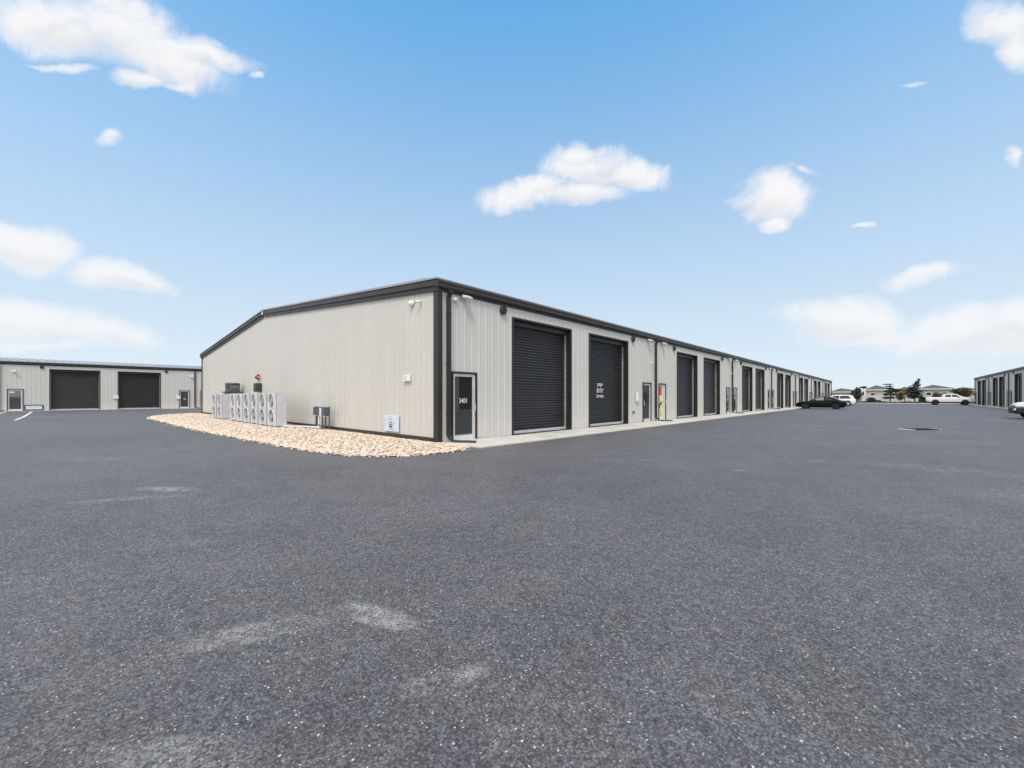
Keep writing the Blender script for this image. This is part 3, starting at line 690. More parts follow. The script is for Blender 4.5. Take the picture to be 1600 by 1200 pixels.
# alarm cluster and cabinet above the condensers
r = thing('alarm_cabinet', 'dark grey cabinet on the gable wall just above the row of condensers', 'cabinet', (0, 16.75, 1.95), -R(90))
MB().cham(-0.27, 0.27, -0.28, -0.034, -0.25, 0.25, 0.012).build('cabinet_body', M['panelgrey'], r)
MB().cham(-0.25, 0.25, -0.298, -0.281, -0.23, 0.23, 0.006).build('cabinet_door', M['panelgrey'], r)
r = thing('fire_alarm', 'cluster of three red alarm horns on the gable wall above the dark cabinet', 'alarm', (0, 16.9, 2.52), -R(90))
mb = MB(); mb.cham(-0.24, 0.12, -0.06, -0.034, -0.14, 0.20, 0.01); mb.build('backplate', M['pinkwhite'], r)
for (x, z, q, m_) in ((-0.22, 0.02, 0.085, 'red'), (0.10, 0.14, 0.06, 'red'), (0.08, -0.06, 0.065, 'red')):
    MB().lathe([(q*0.6, -0.06), (q, -0.10), (q, -0.15), (q*0.75, -0.175)], (x, 0, z), 'y', 16).build('horn', M[m_], r, smooth=True)

# condensers
def pad(y0, y1, lb):
    o = MB().cham(-1.56, -0.98, y0, y1, 0.0, 0.10, 0.012).build('equipment_pad', M['concrete'], None); tag(o, lb, 'concrete pad')
pad(9.28, 17.0, 'low concrete pad carrying the long row of six condensers'); pad(18.4, 21.2, 'low concrete pad carrying the two farther condensers')
def condenser_proto():
    """front faces -y locally; width along x"""
    r = thing('condenser_unit', '', 'condenser')
    w, d, h, R0 = 1.16, 0.42, 1.46, 0.325
    mb = MB()
    mb.box(-w/2, w/2, 0.13, d, 0.05, h); mb.box(-w/2, -w/2+0.012, 0.003, 0.13, 0.05, h); mb.box(w/2-0.012, w/2, 0.003, 0.13, 0.05, h); mb.box(-w/2+0.012, w/2-0.012, 0.003, 0.13, h-0.012, h-0.001); mb.box(-w/2-0.004, w/2+0.004, -0.004, d+0.004, h, h+0.03)
    for x in (-w/2+0.12, w/2-0.18): mb.box(x, x+0.06, 0.0, d, 0.0, 0.05)
    mb.box(-w/2, w/2, -0.002, 0.012, 0.05, 0.075)
    # front sheet with two round openings
    n = 32; cxs = -0.10
    for cz in (0.40, 1.10):
        ring = []; sq = []
        z0, z1, x0, x1 = (0.075, 0.75, -w/2, w/2-0.16) if cz < 0.7 else (0.75, h, -w/2, w/2-0.16)
        for k in range(n):
            t = 2*math.pi*k/n; c, s_ = math.cos(t), math.sin(t); m_ = max(abs(c), abs(s_))
            px = cxs + c/m_*((x1-cxs) if c > 0 else (cxs-x0)); pz = cz + s_/m_*((z1-cz) if s_ > 0 else (cz-z0))
            sq.append((px, 0.0, pz)); ring.append((cxs+R0*c, 0.0, cz+R0*s_))
        lip = [(cxs+(R0+0.025)*math.cos(2*math.pi*k/n), -0.02, cz+(R0+0.025)*math.sin(2*math.pi*k/n)) for k in range(n)]
        back = [(x, 0.125, z) for x, _, z in ring]
        mb.add(sq+lip+ring+back, [(j*n+k, j*n+(k+1)%n, (j+1)*n+(k+1)%n, (j+1)*n+k) for j in range(3) for k in range(n)])
    mb.box(w/2-0.158, w/2, -0.012, 0.012, 0.08, h-0.02)
    mb.build('cabinet', M['ac'], r)
    for cz in (0.40, 1.10):
        mb = MB(); mb.lathe([(R0+0.004, 0.122), (R0-0.004, 0.1215)], (cxs, 0, cz), 'y', 32); mb.build('fan_opening', M['ac_dark'], r)
        f = mb; fo = [o for o in kids(r) if o.name.startswith('fan_opening')][-1]
        mb = MB()
        for b in range(3):
            a0 = 2*math.pi*b/3 + (0.3 if cz < 0.7 else 0.9); vs = []
            for k in range(7):
                t = a0 + k*0.11
                vs += [(cxs+0.07*math.cos(t), 0.05-0.02*k/6, cz+0.07*math.sin(t)), (cxs+R0*0.9*math.cos(t+0.25), 0.075-0.06*k/6, cz+R0*0.9*math.sin(t+0.25))]
            mb.add(vs, [(2*k, 2*k+2, 2*k+3, 2*k+1) for k in range(6)])
        mb.lathe([(0.08, 0.12), (0.08, 0.03), (0.05, 0.02)], (cxs, 0, cz), 'y', 16)
        mb.build('fan_blades', M['fanblade'], fo)
        mb = MB()
        for rr in (0.21, 0.09):
            mb.tube([(cxs+rr*math.cos(2*math.pi*k/24), -0.028, cz+rr*math.sin(2*math.pi*k/24)) for k in range(25)], 0.005, 5, caps=False)
        for k in range(4):
            t = math.pi*k/2 + 0.6; mb.tube([(cxs+0.08*math.cos(t), -0.028, cz+0.08*math.sin(t)), (cxs+(R0+0.01)*math.cos(t), -0.024, cz+(R0+0.01)*math.sin(t))], 0.005, 4)
        mb.build('fan_guard', M['wire'], fo)
    mb = MB(); mb.box(w/2, w/2+0.003, 0.17, 0.25, 0.93, 0.955); mb.box(w/2, w/2+0.003, 0.185, 0.235, 0.965, 0.985); mb.build('badge', M['inkgrey'], r)
    for z in (1.32, 1.22, 0.62): MB().box(w/2-0.12, w/2-0.05, -0.018, -0.012, z, z+0.035).build('access_cover', M['ac_dark'], r)
    return r
cp = condenser_proto(); ys = [9.96+1.25*i for i in range(6)] + [19.1, 20.42]
CL = ['end unit of the six-condenser row, its side panel facing the yard', 'second condenser from the near end of the six-unit row', 'third condenser from the near end of the six-unit row',
      'fourth condenser from the near end of the six-unit row', 'fifth condenser from the near end of the six-unit row', 'sixth condenser, farthest of the six-unit row, next to the gap',
      'nearer of two twin-fan condensers beyond the gap in the row', 'farthest twin-fan condenser along the gable wall']
for i, y in enumerate(ys):
    o = cp if i == 0 else copy_tree(cp)
    o.location = (-1.48, y, 0.10); o.rotation_euler = (0, 0, -R(90)); tag(o, CL[i], 'condenser', 'twin-fan condensers on the gravel beside the gable wall')

# grey hooded drum behind the far condensers
r = thing('ventilator_drum', 'dark grey round ventilator standing behind the two farther condensers', 'ventilator', (-0.55, 20.3, 0.0))
MB().cham(-0.36, 0.36, -0.40, 0.40, 0.03, 1.66, 0.02).build('base_cabinet', M['slate'], r)
MB().cham(-0.46, 0.46, -0.50, 0.50, 1.66, 1.74, 0.015).build('flange', M['slate'], r)
MB().lathe([(0.40, 1.74), (0.40, 1.80), (0.375, 1.82), (0.385, 2.18), (0.40, 2.20), (0.39, 2.26), (0.30, 2.285), (0.05, 2.29)], (0, 0, 0), 'z', 28).build('drum', M['slate'], r, smooth=True)
mb = MB(); mb.prism([(0.0, 1.74), (0.0, 2.16), (-0.40, 2.12), (-0.50, 1.96), (-0.50, 1.74)], 'x', -0.22, 0.22); mb.build('hood', M['slate'], r)

# electrical disconnects on a post frame, with conduits
r = thing('disconnect_rack', 'blue-grey rack of four electrical boxes standing on the gravel by the gable wall', 'electrical rack', (-0.30, 7.45, 0))
for y in (-0.60, 0.62):
    MB().box(-0.02, 0.02, y-0.02, y+0.02, 0.0, 1.02).build('post', M['conduit'], r)
mb = MB(); mb.box(-0.015, 0.015, -0.6, 0.62, 0.92, 0.96); mb.box(-0.015, 0.015, -0.6, 0.62, 0.62, 0.66); mb.build('crossbar', M['conduit'], r)
for k in range(4):
    y = -0.46 + k*0.31
    b = MB().cham(-0.17, -0.016, y-0.115, y+0.115, 0.64, 0.99, 0.01).build('disconnect_box', M['conduit'], r)
    MB().cham(-0.188, -0.171, y-0.10, y+0.10, 0.64, 0.95, 0.006).build('cover', M['pipe'] if k == 1 else M['conduit'], b)
    MB().tube([(-0.10, y, 0.60), (-0.10, y, 0.28), (-0.11, y+0.03, 0.19), (-0.14, y+0.12, 0.14), (-0.18, y+0.26, 0.13)], 0.032, 8).build('conduit', M['pipe'] if k == 2 else M['conduit'], r, smooth=True)
r = thing('pipe_run', 'white lagged pipe lying low from the electrical rack to the condensers', 'pipe', (0, 0, 0))
mb = MB()
for dx in (0, 0.07): mb.tube([(-0.52+dx, 7.25, 0.14), (-0.56+dx, 7.8, 0.145), (-0.78+dx, 8.4, 0.15), (-1.02+dx, 8.8, 0.145), (-1.22+dx, 9.36, 0.15)], 0.032, 8)
mb.build('pipe', M['pipe'], r, smooth=True)
for (x, y) in ((-0.50, 7.5), (-0.68, 8.2), (-0.93, 8.72), (-1.14, 9.2)): MB().box(x-0.05, x+0.05, y-0.02, y+0.02, 0.0, 0.115).build('support', M['black'], r)

# boxes and tap on the long wall, boxes on the left warehouse
def meter(s, z, h, w, lb, ybase=0.0):
    r = thing('meter_box', lb, 'utility box', (s, ybase, z), 0, 'white utility boxes on warehouse walls')
    MB().cham(-w/2, w/2, -0.12, -0.034, -h/2, h/2, 0.01).build('box_body', M['white'], r)
    MB().cham(-w/2+0.02, w/2-0.02, -0.132, -0.121, -h/2+0.03, h/2-0.03, 0.004).build('box_lid', M['white'], r)
    MB().box(w/2-0.07, w/2-0.045, -0.142, -0.133, h*0.1, h*0.34).build('latch', M['inkgrey'], r)
meter(12.94, 1.40, 0.46, 0.24, 'white utility box between the second roll-up door and its glass door')
meter(-3.95, 1.38, 0.36, 0.42, 'white utility box between the two far left roll-up doors', 53.5)
meter(1.50, 1.34, 0.40, 0.40, 'white utility box beside the glass door of the far left warehouse', 53.5)
r = thing('hose_tap', 'dark hose tap low on the wall right of the second roll-up door', 'tap', (12.52, 0, 0.60))
mb = MB(); mb.tube([(0, -0.03, 0), (0, -0.10, 0.0), (0, -0.13, -0.02), (0, -0.14, -0.07)], 0.022, 8); mb.lathe([(0.055, -0.035), (0.055, -0.05)], (0, 0, 0), 'y', 14); mb.build('spout', M['panelgrey'], r, smooth=True)
MB().lathe([(0.045, -0.115), (0.045, -0.10)], (0, 0, 0.05), 'y', 12).build('tap_wheel', M['panelgrey'], r)
r = thing('low_sign', 'long white black-framed sign low on the wall by the leftmost glass door', 'sign', (-9.90, 53.5, 0.34))
mb = MB(); mb.cham(-0.62, 0.62, -0.075, -0.036, -0.27, 0.27, 0.012); mb.build('sign_frame', M['black'], r)
MB().cham(-0.54, 0.54, -0.088, -0.076, -0.18, 0.18, 0.004).build('sign_face', M['bluewhite'], r)
mb = MB()
for k in range(9):
    x = -0.45 + k*0.10; mb.add([(x, -0.0895, 0.02), (x+0.07, -0.0895, 0.02), (x+0.07, -0.0895, 0.06), (x, -0.0895, 0.06)], [(0,1,2,3)])
mb.build('lettering', M['inkgrey'], r)
dl = [o for o in kids(left) if o.name.startswith('entry_door')]
for o in dl:
    if abs(o.location.x - (PAIR+0.5)) < 0.01:
        MB().box(0.16, 0.46, 0.008, 0.013, 1.80, 1.94).build('door_notice', M['white'], o)
    if abs(o.location.x - (PAIR+13.70)) < 0.01:
        MB().prism([(0.36, 1.18), (0.50, 1.22), (0.64, 1.16), (0.66, 1.10), (0.50, 1.13)], 'y', 0.008, 0.013).build('door_notice', M['white'], o)

# storm drain
gx, gy = gnd(1438, 671.2)
r = thing('storm_drain', 'dark iron storm drain in a pale concrete collar in the asphalt', 'drain', (gx, gy, 0), YAW - R(90) + R(-2))
for sg in (-1, 1): MB().prism([(sg*0.52, -0.36), (sg*0.78, -0.10), (sg*0.78, 0.16), (sg*0.52, 0.36)], 'z', -0.05, 0.022).build('concrete_collar', M['concrete'], r)
mb = MB(); mb.cham(-0.515, 0.515, -0.36, 0.36, -0.05, 0.018, 0.006)
for k in range(12): mb.box(-0.49+k*0.083, -0.445+k*0.083, -0.34, 0.34, 0.016, 0.036)
mb.build('grate', M['grate'], r)

# ------------------------------------------------------------------ vehicles
def interp(prof, x):
    for (x0, z0), (x1, z1) in zip(prof, prof[1:]):
        if x0 <= x <= x1:
            t = (x-x0)/max(1e-6, x1-x0); return z0 + (z1-z0)*t
    return prof[0][1] if x < prof[0][0] else prof[-1][1]
def vehicle(name, cat, label, loc, rz, L, W, top, house, wheels, wr, sill, paint, rimm, glass_cuts, dark_front=False, dark_low=False, bed=None, windscreen='carglass', front_glass='carglass', roofmat=None, group=None):
    """nose at +x, lengths from the tail; top = shoulder line, house = closed side outline of the glasshouse"""
    r = thing(name, label, cat, loc, rz, group)
    hw = W/2; n = int(L/0.06); vs = []; fs = []; ringn = 0
    def zbot(x):
        z = interp([(0, sill+0.16), (0.35, sill+0.02), (L-0.5, sill), (L, sill+0.08)], x)
        for wx in wheels:
            d = abs(x-wx); ra = wr*1.14
            if d < ra: z = max(z, wr + math.sqrt(ra*ra-d*d)*0.96)
        return z
    def plan(x):
        e = min(x/0.55, 1.0); f = min((L-x)/0.75, 1.0)
        return hw*(0.86+0.14*math.sin(e*math.pi/2))*(0.80+0.20*math.sin(f*math.pi/2))
    for i in range(n+1):
        x = L*i/n; zt = interp(top, x); zb = min(zbot(x), zt-0.06); w = plan(x); zs = zb+(zt-zb)*0.62
        half = [(0, zb), (w*0.88, zb), (w*0.975, zb+min(0.05, (zt-zb)*0.2)), (w, zb+(zt-zb)*0.35), (w, zs), (w*0.975, zb+(zt-zb)*0.82), (w*0.92, zb+(zt-zb)*0.94), (w*0.80, zt-0.006), (0, zt+0.012)]
        ring = half + [(-y, z) for y, z in half[-2:0:-1]]
        ringn = len(ring); vs += [(x-L/2, y, z) for y, z in ring]
    for i in range(n):
        for k in range(ringn): fs.append((i*ringn+k, i*ringn+(k+1)%ringn, (i+1)*ringn+(k+1)%ringn, (i+1)*ringn+k))
    fs += [tuple(range(ringn))[::-1], tuple(range(n*ringn, (n+1)*ringn))]
    MB().add(vs, fs).build('body', paint, r, smooth=True)
    # glasshouse with tumblehome
    zb = min(z for _, z in house); zr = max(z for _, z in house)
    def yy(z): return hw*0.90 - (z-zb)/(zr-zb)*hw*0.22
    m_ = len(house); vv = [(x-L/2, yy(z), z) for x, z in house] + [(x-L/2, -yy(z), z) for x, z in house]
    fc = [tuple(range(m_)), tuple(range(m_, 2*m_))[::-1]] + [(k, (k+1)%m_, m_+(k+1)%m_, m_+k) for k in range(m_)]
    c = MB().add(vv, fc).build('cabin', roofmat or paint, r)
    bv = c.modifiers.new('soft edges', 'BEVEL'); bv.width = 0.05; bv.segments = 3; bv.limit_method = 'ANGLE'
    for poly in glass_cuts:
        for sg in (1, -1):
            MB().add([(x-L/2, sg*(yy(z)+0.004), z) for x, z in poly] + [(x-L/2, sg*(yy(z)-0.01), z) for x, z in poly],
                     [tuple(range(len(poly)))] + [(k, (k+1)%len(poly), len(poly)+(k+1)%len(poly), len(poly)+k) for k in range(len(poly))]).build('side_window', M[front_glass if poly is glass_cuts[-1] else 'carglass'], r)
    # windscreen and rear screen: steepest front / rear edges of the outline
    segs = [(house[k], house[(k+1)%m_]) for k in range(m_)]
    segs = [(a, b) for a, b in segs if abs(a[1]-b[1]) > 0.18]
    front = max(segs, key=lambda s_: s_[0][0]+s_[1][0]); rear = min(segs, key=lambda s_: s_[0][0]+s_[1][0])
    for (a, b), nm, gm, sg in ((front, 'windscreen', windscreen, 1), (rear, 'rear_window', 'carglass', -1)):
        lo, hi = (a, b) if a[1] < b[1] else (b, a)
        p = [(lo[0]+(hi[0]-lo[0])*t, lo[1]+(hi[1]-lo[1])*t) for t in (0.10, 0.92)]
        d = Vector((hi[0]-lo[0], 0, hi[1]-lo[1])).normalized(); nx, nz = (d.z, -d.x) if sg > 0 else (-d.z, d.x)
        if nz < 0: nx, nz = -nx, -nz
        q = []
        for off in (0.006, -0.01):
            for (x, z) in p:
                w = yy(z)-0.05; q += [(x-L/2+nx*off, w, z+nz*off), (x-L/2+nx*off, -w, z+nz*off)]
        MB().add(q, [(0,1,3,2), (4,6,7,5), (0,2,6,4), (1,5,7,3), (0,4,5,1), (2,3,7,6)]).build(nm, M[gm], r)
    for wx in wheels:
        for sg in (1, -1):
            y = sg*(hw-0.13)
            MB().lathe([(wr*0.62, -0.115), (wr*0.9, -0.12), (wr, -0.09), (wr, 0.09), (wr*0.9, 0.12), (wr*0.62, 0.115)], (wx-L/2, y, wr), 'y', 28).build('tyre', M['rubber'], r, smooth=True)
            t = kids(r)[-1]
            mb = MB(); yo = 0.118*sg
            mb.lathe([(wr*0.60, yo), (wr*0.60, yo+0.006*sg), (wr*0.52, yo+0.004*sg)], (wx-L/2, y, wr), 'y', 24)
            for k in range(5):
                a = 2*math.pi*k/5; ca, sa = math.cos(a), math.sin(a)
                mb.tube([(wx-L/2+0.05*ca, y+yo+0.014*sg, wr+0.05*sa), (wx-L/2+wr*0.56*ca, y+yo+0.012*sg, wr+wr*0.56*sa)], 0.028, 6)
            mb.lathe([(0.07, yo), (0.06, yo+0.03*sg)], (wx-L/2, y, wr), 'y', 12)
            mb.build('rim', rimm, t, smooth=True)
            MB().lathe([(wr*1.12, -0.10*sg), (wr*1.12, 0.05*sg)], (wx-L/2, sg*(hw-0.16), wr), 'y', 24).build('wheel_well', M['black'], r)
    zt = interp(top, L-0.12); zn = interp(top, L-0.02)
    for sg in (1, -1):
        MB().cham(L/2-0.20, L/2-0.015, *sorted((sg*hw*0.50, sg*hw*0.815)), zn-0.20, zn-0.06, 0.02).build('headlight', M['lamp'], r)
        zz = interp(top, 0.05); MB().cham(-L/2-0.008, -L/2+0.10, *sorted((sg*hw*0.58, sg*hw*0.84)), zz-0.30, zz-0.12, 0.015).build('tail_light', M['tail'], r)
        xm = front[0][0]*0.5+front[1][0]*0.5; MB().cham(xm-L/2-0.18, xm-L/2-0.02, *sorted((sg*(hw*0.93), sg*(hw+0.14))), zb+0.03, zb+0.20, 0.03).build('mirror', paint if not dark_front else M['black'], r)
    (MB().cham(L/2-0.42, L/2+0.10, -hw*1.0, hw*1.0, sill-0.12, 0.78, 0.09) if dark_front else MB().cham(L/2-0.30, L/2+0.07, -hw*0.80, hw*0.80, sill+0.02, sill+0.34, 0.05)).build('front_bumper', M['black'] if (dark_front or dark_low) else paint, r)
    MB().cham(L/2-0.10, L/2+0.012, -hw*0.48, hw*0.48, zn-0.28, zn-0.05, 0.02).build('grille', M['black'], r)
    MB().cham(-L/2-0.06, -L/2+0.20, -hw*0.84, hw*0.84, sill+0.12, sill+0.34, 0.04).build('rear_bumper', M['black'] if dark_low else paint, r)
    if dark_front:
        for sg in (1, -1):
            MB().lathe([(0.02, -0.065), (0.05, -0.045), (0.065, 0), (0.05, 0.045), (0.02, 0.065)], (L/2+0.06, sg*hw*0.97, sill+0.14), 'z', 16).build('fog_lamp', M['lamp'], r, smooth=True)
            for wx in wheels:                                          # flared black arch trims
                mb = MB(); pts = [(wx-L/2+wr*1.2*math.cos(t), sg*(hw-0.005), wr+wr*1.12*math.sin(t)) for t in [math.pi*k/12 for k in range(13)]]
                mb.tube(pts, 0.045, 6); mb.build('arch_trim', M['black'], r, smooth=True)
    MB().box(-L/2+0.25, L/2-0.25, -hw*0.8, hw*0.8, sill-0.03, sill+0.06).build('underbody', M['black'], r)
    if bed:
        MB().cham(bed[0]-L/2, bed[1]-L/2, -hw*0.78, hw*0.78, bed[2]-0.02, bed[2]+0.03, 0.01).build('bed_cover', M['black'], r)
    return r
# black coupe, nose to the wall
vehicle('parked_car', 'car', 'low black coupe with a pale windscreen, nose towards the long wall', (53.1, -3.75, 0), R(90), 4.75, 1.88,
        [(0, 0.88), (0.12, 0.97), (0.6, 1.02), (1.6, 0.98), (2.9, 0.97), (3.3, 0.96), (4.2, 0.86), (4.6, 0.74), (4.75, 0.62)],
        [(0.35, 0.96), (3.45, 0.94), (2.55, 1.42), (2.05, 1.48), (1.5, 1.43)],
        (0.95, 3.85), 0.345, 0.20, M['carblack'], M['rim_dark'],
        [[(1.15, 1.03), (1.95, 1.02), (1.95, 1.385), (1.6, 1.36)], [(2.05, 1.02), (3.15, 1.01), (2.52, 1.35), (2.05, 1.39)]], windscreen='litglass', front_glass='litglass')
# white suv behind it
vehicle('parked_car', 'car', 'white estate parked behind the black coupe, partly hidden', (77.0, -3.35, 0), R(90), 4.7, 1.88,
        [(0, 1.0), (0.1, 1.08), (1.5, 1.08), (3.2, 1.06), (3.7, 1.02), (4.5, 0.88), (4.7, 0.74)],
        [(0.1, 1.06), (3.7, 1.03), (2.85, 1.66), (1.9, 1.74), (0.9, 1.72), (0.45, 1.66)],
        (0.95, 3.8), 0.36, 0.24, M['carwhite'], M['rim'],
        [[(0.55, 1.14), (1.9, 1.13), (1.9, 1.60), (0.85, 1.60)], [(2.0, 1.13), (3.3, 1.11), (2.75, 1.54), (2.0, 1.62)]], dark_low=True)
# white pickup, nose to the right-hand building
vehicle('pickup_truck', 'pickup', 'white crew cab pickup with dark wheels parked across the far end of the yard', (98.0, -17.3, 0), R(-90), 5.9, 2.0,
        [(0, 1.28), (0.06, 1.36), (2.05, 1.36), (2.15, 1.34), (4.0, 1.34), (4.5, 1.36), (5.5, 1.30), (5.85, 1.20), (5.9, 1.1)],
        [(2.05, 1.30), (4.62, 1.31), (3.75, 1.88), (3.2, 1.94), (2.5, 1.94), (2.15, 1.90)],
        (1.18, 4.75), 0.42, 0.50, M['carwhite'], M['rim_dark'],
        [[(2.32, 1.40), (3.1, 1.40), (3.1, 1.80), (2.42, 1.80)], [(3.2, 1.40), (4.35, 1.39), (3.68, 1.78), (3.2, 1.81)]], dark_low=True, bed=(0.12, 2.0, 1.37))
# white off-roader cut by the frame
px, py = at(1588, 26.2)
vehicle('parked_car', 'car', 'white off-roader with a black front bumper at the right edge of the yard', (px+0.6, py-2.2, 0), R(90), 4.5, 1.9,
        [(0, 1.06), (0.1, 1.12), (2.8, 1.12), (3.1, 1.12), (4.2, 1.06), (4.44, 0.98), (4.5, 0.88)],
        [(0.1, 1.08), (3.15, 1.10), (2.75, 1.70), (2.2, 1.78), (0.7, 1.78), (0.2, 1.72)],
        (0.85, 3.68), 0.40, 0.46, M['carwhite'], M['rim'],
        [[(0.4, 1.18), (1.5, 1.18), (1.5, 1.64), (0.45, 1.64)], [(1.6, 1.18), (2.85, 1.18), (2.6, 1.60), (1.6, 1.66)]], dark_front=True)

# ------------------------------------------------------------------ houses, fence, planting beyond the yard
def house(label, px0, px1, Z, eave_py, apex_py, apex_px, wallm, roofm, depth=9.0, hip=True, vents=0):
    a = Vector(at(px0, Z)); b = Vector(at(px1, Z)); xd = (a.x+b.x)/2
    y0, y1 = min(a.y, b.y), max(a.y, b.y); ze, za = zat(eave_py, Z), zat(apex_py, Z + depth*0.4); ya = at(apex_px, Z)[1]
    r = thing('house', label, 'house', (xd, (y0+y1)/2, 0), 0, 'houses behind the white fence'); cy = (y0+y1)/2; w = (y1-y0)/2; ap = ya-cy
    mb = MB(); mb.box(0, depth, -w, w, 0, ze-0.02); mb.build('wall', wallm, r)
    o = 0.4
    if hip:
        v = [(-o, -w-o, ze), (depth+o, -w-o, ze), (depth+o, w+o, ze), (-o, w+o, ze), (depth*0.4, ap, za), (depth*0.7, ap, za)]
        fcs = [(0,3,4), (3,2,5,4), (2,1,5), (1,0,4,5), (0,1,2,3)]
    else:
        v = [(-o, -w-o, ze), (depth+o, -w-o, ze), (depth+o, w+o, ze), (-o, w+o, ze), (-o, ap, za), (depth+o, ap, za)]
        fcs = [(0,3,4), (3,2,5,4), (2,1,5), (1,0,4,5), (0,1,2,3)]
    MB().add(v, fcs).build('roof', roofm, r)
    MB().box(-o-0.02, -o+0.06, -w-o, w+o, ze-0.22, ze-0.002).build('fascia', M['white'], r)
    for k in range(2):
        y = (-0.45+0.9*k)*w
        wd = MB().box(-0.05, -0.004, y-0.55, y+0.55, ze*0.42, ze*0.74).build('window', M['white'], r)
        MB().box(-0.065, -0.051, y-0.47, y+0.47, ze*0.45, ze*0.71).build('pane', M['blind'], wd)
    return r
house('sage green house with a long dark roof behind the white estate', 1296, 1349, 124, 612.0, 606.6, 1312, M['housesage'], M['shingle'])
house('cream house with a dark hip roof between two bushy trees', 1352, 1396, 118, 608.6, 602.0, 1368, M['housewall'], M['shingle'])
house('house with a brown roof behind the two conifers', 1398, 1434, 136, 610.6, 604.4, 1414, M['housewall'], M['shinglebrown'])
house('grey house with a pointed dark roof behind the pickup bed', 1437, 1490, 118, 607.2, 601.2, 1459, M['housegrey'], M['shingle'])
house('low grey house with a flat ridge beside the right-hand warehouse', 1487, 1536, 130, 609.5, 605.0, 1508, M['housegrey'], M['shingle'])
SX = 123.0
rf = thing('fence', 'white vinyl fence running behind the trees at the far end', 'fence', (SX, 0, 0))
mb = MB(); y = -38.0; k = 0
while y < -4.5:
    mb.box(-0.02, 0.02, y+0.08, y+2.32, 0.06, 1.72); mb.box(-0.045, 0.045, y+0.08, y+2.32, 1.68, 1.80); mb.box(-0.045, 0.045, y+0.08, y+2.32, 0.05, 0.2)
    MB().box(-0.065, 0.065, y-0.065, y+0.065, 0, 1.95).build('post', M['fence'], rf); y += 2.4; k += 1
mb.build('fence_panel', M['fence'], rf)

def foliage(blobs, n, leaf, m_, parent, loc=(0, 0, 0), name='crown'):
    """leaf cards spread through ellipsoids: (x, y, z, rx, ry, rz, weight)"""
    V = []; Fc = []; ws = [b[6] for b in blobs]
    for i in range(n):
        b = random.choices(blobs, ws)[0]
        d = Vector((random.gauss(0, 1), random.gauss(0, 1), random.gauss(0, 1))).normalized()*random.uniform(0.35, 1.0)
        p = Vector((b[0]+d.x*b[3], b[1]+d.y*b[4], b[2]+d.z*b[5]))
        u = Vector((random.gauss(0, 1), random.gauss(0, 1), random.gauss(0, 0.6))).normalized(); w = u.cross(Vector((random.gauss(0, 1), random.gauss(0, 1), random.gauss(0, 1)))).normalized()
        s_ = leaf*random.uniform(0.6, 1.4); o = len(V)
        V += [p-u*s_, p-w*s_*0.55, p+u*s_, p+w*s_*0.55]; Fc.append((o, o+1, o+2, o+3))
    return MB().add(V, Fc).build(name, m_, parent, loc)
def z_at(px, S):
    k = (px-800)/F; ds = S-CS; c, n_ = math.cos(YAW), math.sin(YAW); dt = ds*(n_-c*k)/(c+n_*k); return ds*c + dt*n_
def plant(name, label, cat, px, S, blobs, n, leaf, m_, trunk=None, limbs=(), group=None, extra=None):
    global Zt
    Zt = z_at(px, S); k_ = Zt/100; blobs = blobs(); trunk = trunk() if callable(trunk) else trunk
    blobs = [(b[0]*k_, b[1]*k_, b[2], b[3]*k_, b[4]*k_, b[5]*k_, b[6]) for b in blobs]
    x, y = at(px, Zt); r = thing(name, label, cat, (x, y, 0), 0, group)
    mb = MB()
    if trunk: mb.tube([(0, 0, -0.05), (0.03, 0.02, trunk[0]*0.5), (0.0, trunk[2] if len(trunk) > 2 else 0.0, trunk[0])], [trunk[1], trunk[1]*0.75, trunk[1]*0.35], 8)
    for l in limbs: mb.tube([(0, 0, l[0]), l[1]], [l[2], l[2]*0.3], 6)
    if trunk or limbs: mb.build('trunk', M['bark'], r, smooth=True)
    foliage(blobs, n, leaf, m_, r)
    if extra: foliage(extra[0](), extra[1], leaf, extra[2], r, name='blossom')
    return r
Zt = 100.0; u = Zt/F            # metres per photo pixel out there
def hz(py): return zat(py, Zt)
G = 'trees and shrubs along the far fence'
# local y runs opposite to the picture's x
plant('broadleaf_tree', 'dark round tree just right of the white estate', 'tree', 1337, 116, lambda: [(0,0,1.7,1.1,1.2,1.4,3),(0.2,0.6,1.2,0.9,0.8,1.0,1),(0,-0.4,2.9,0.7,0.7,0.8,1.2)], 1500, 0.17, M['leafdark'], (2.4, 0.10), [(0.9,(0.2,0.7,1.9),0.05),(1.0,(-0.2,-0.6,2.3),0.05)], G)
plant('palm_tree', 'slim distant palm with a small dark head left of the cream house', 'palm', 1349, 125.5, lambda: [(0,0,hz(605.2),0.55,0.6,0.22,1)], 160, 0.24, M['leafdark'], lambda: (hz(605.5), 0.07), [], G)
plant('shrub', 'dark rounded shrub in front of the cream house', 'shrub', 1361, 116, lambda: [(0,0,0.7,1.0,1.0,0.75,3),(0,-1.3,0.4,0.6,0.7,0.45,1)], 800, 0.15, M['leafblue'], None, [(0,(0.2,0.3,0.7),0.03),(0,(-0.2,-0.4,0.7),0.03)], G)
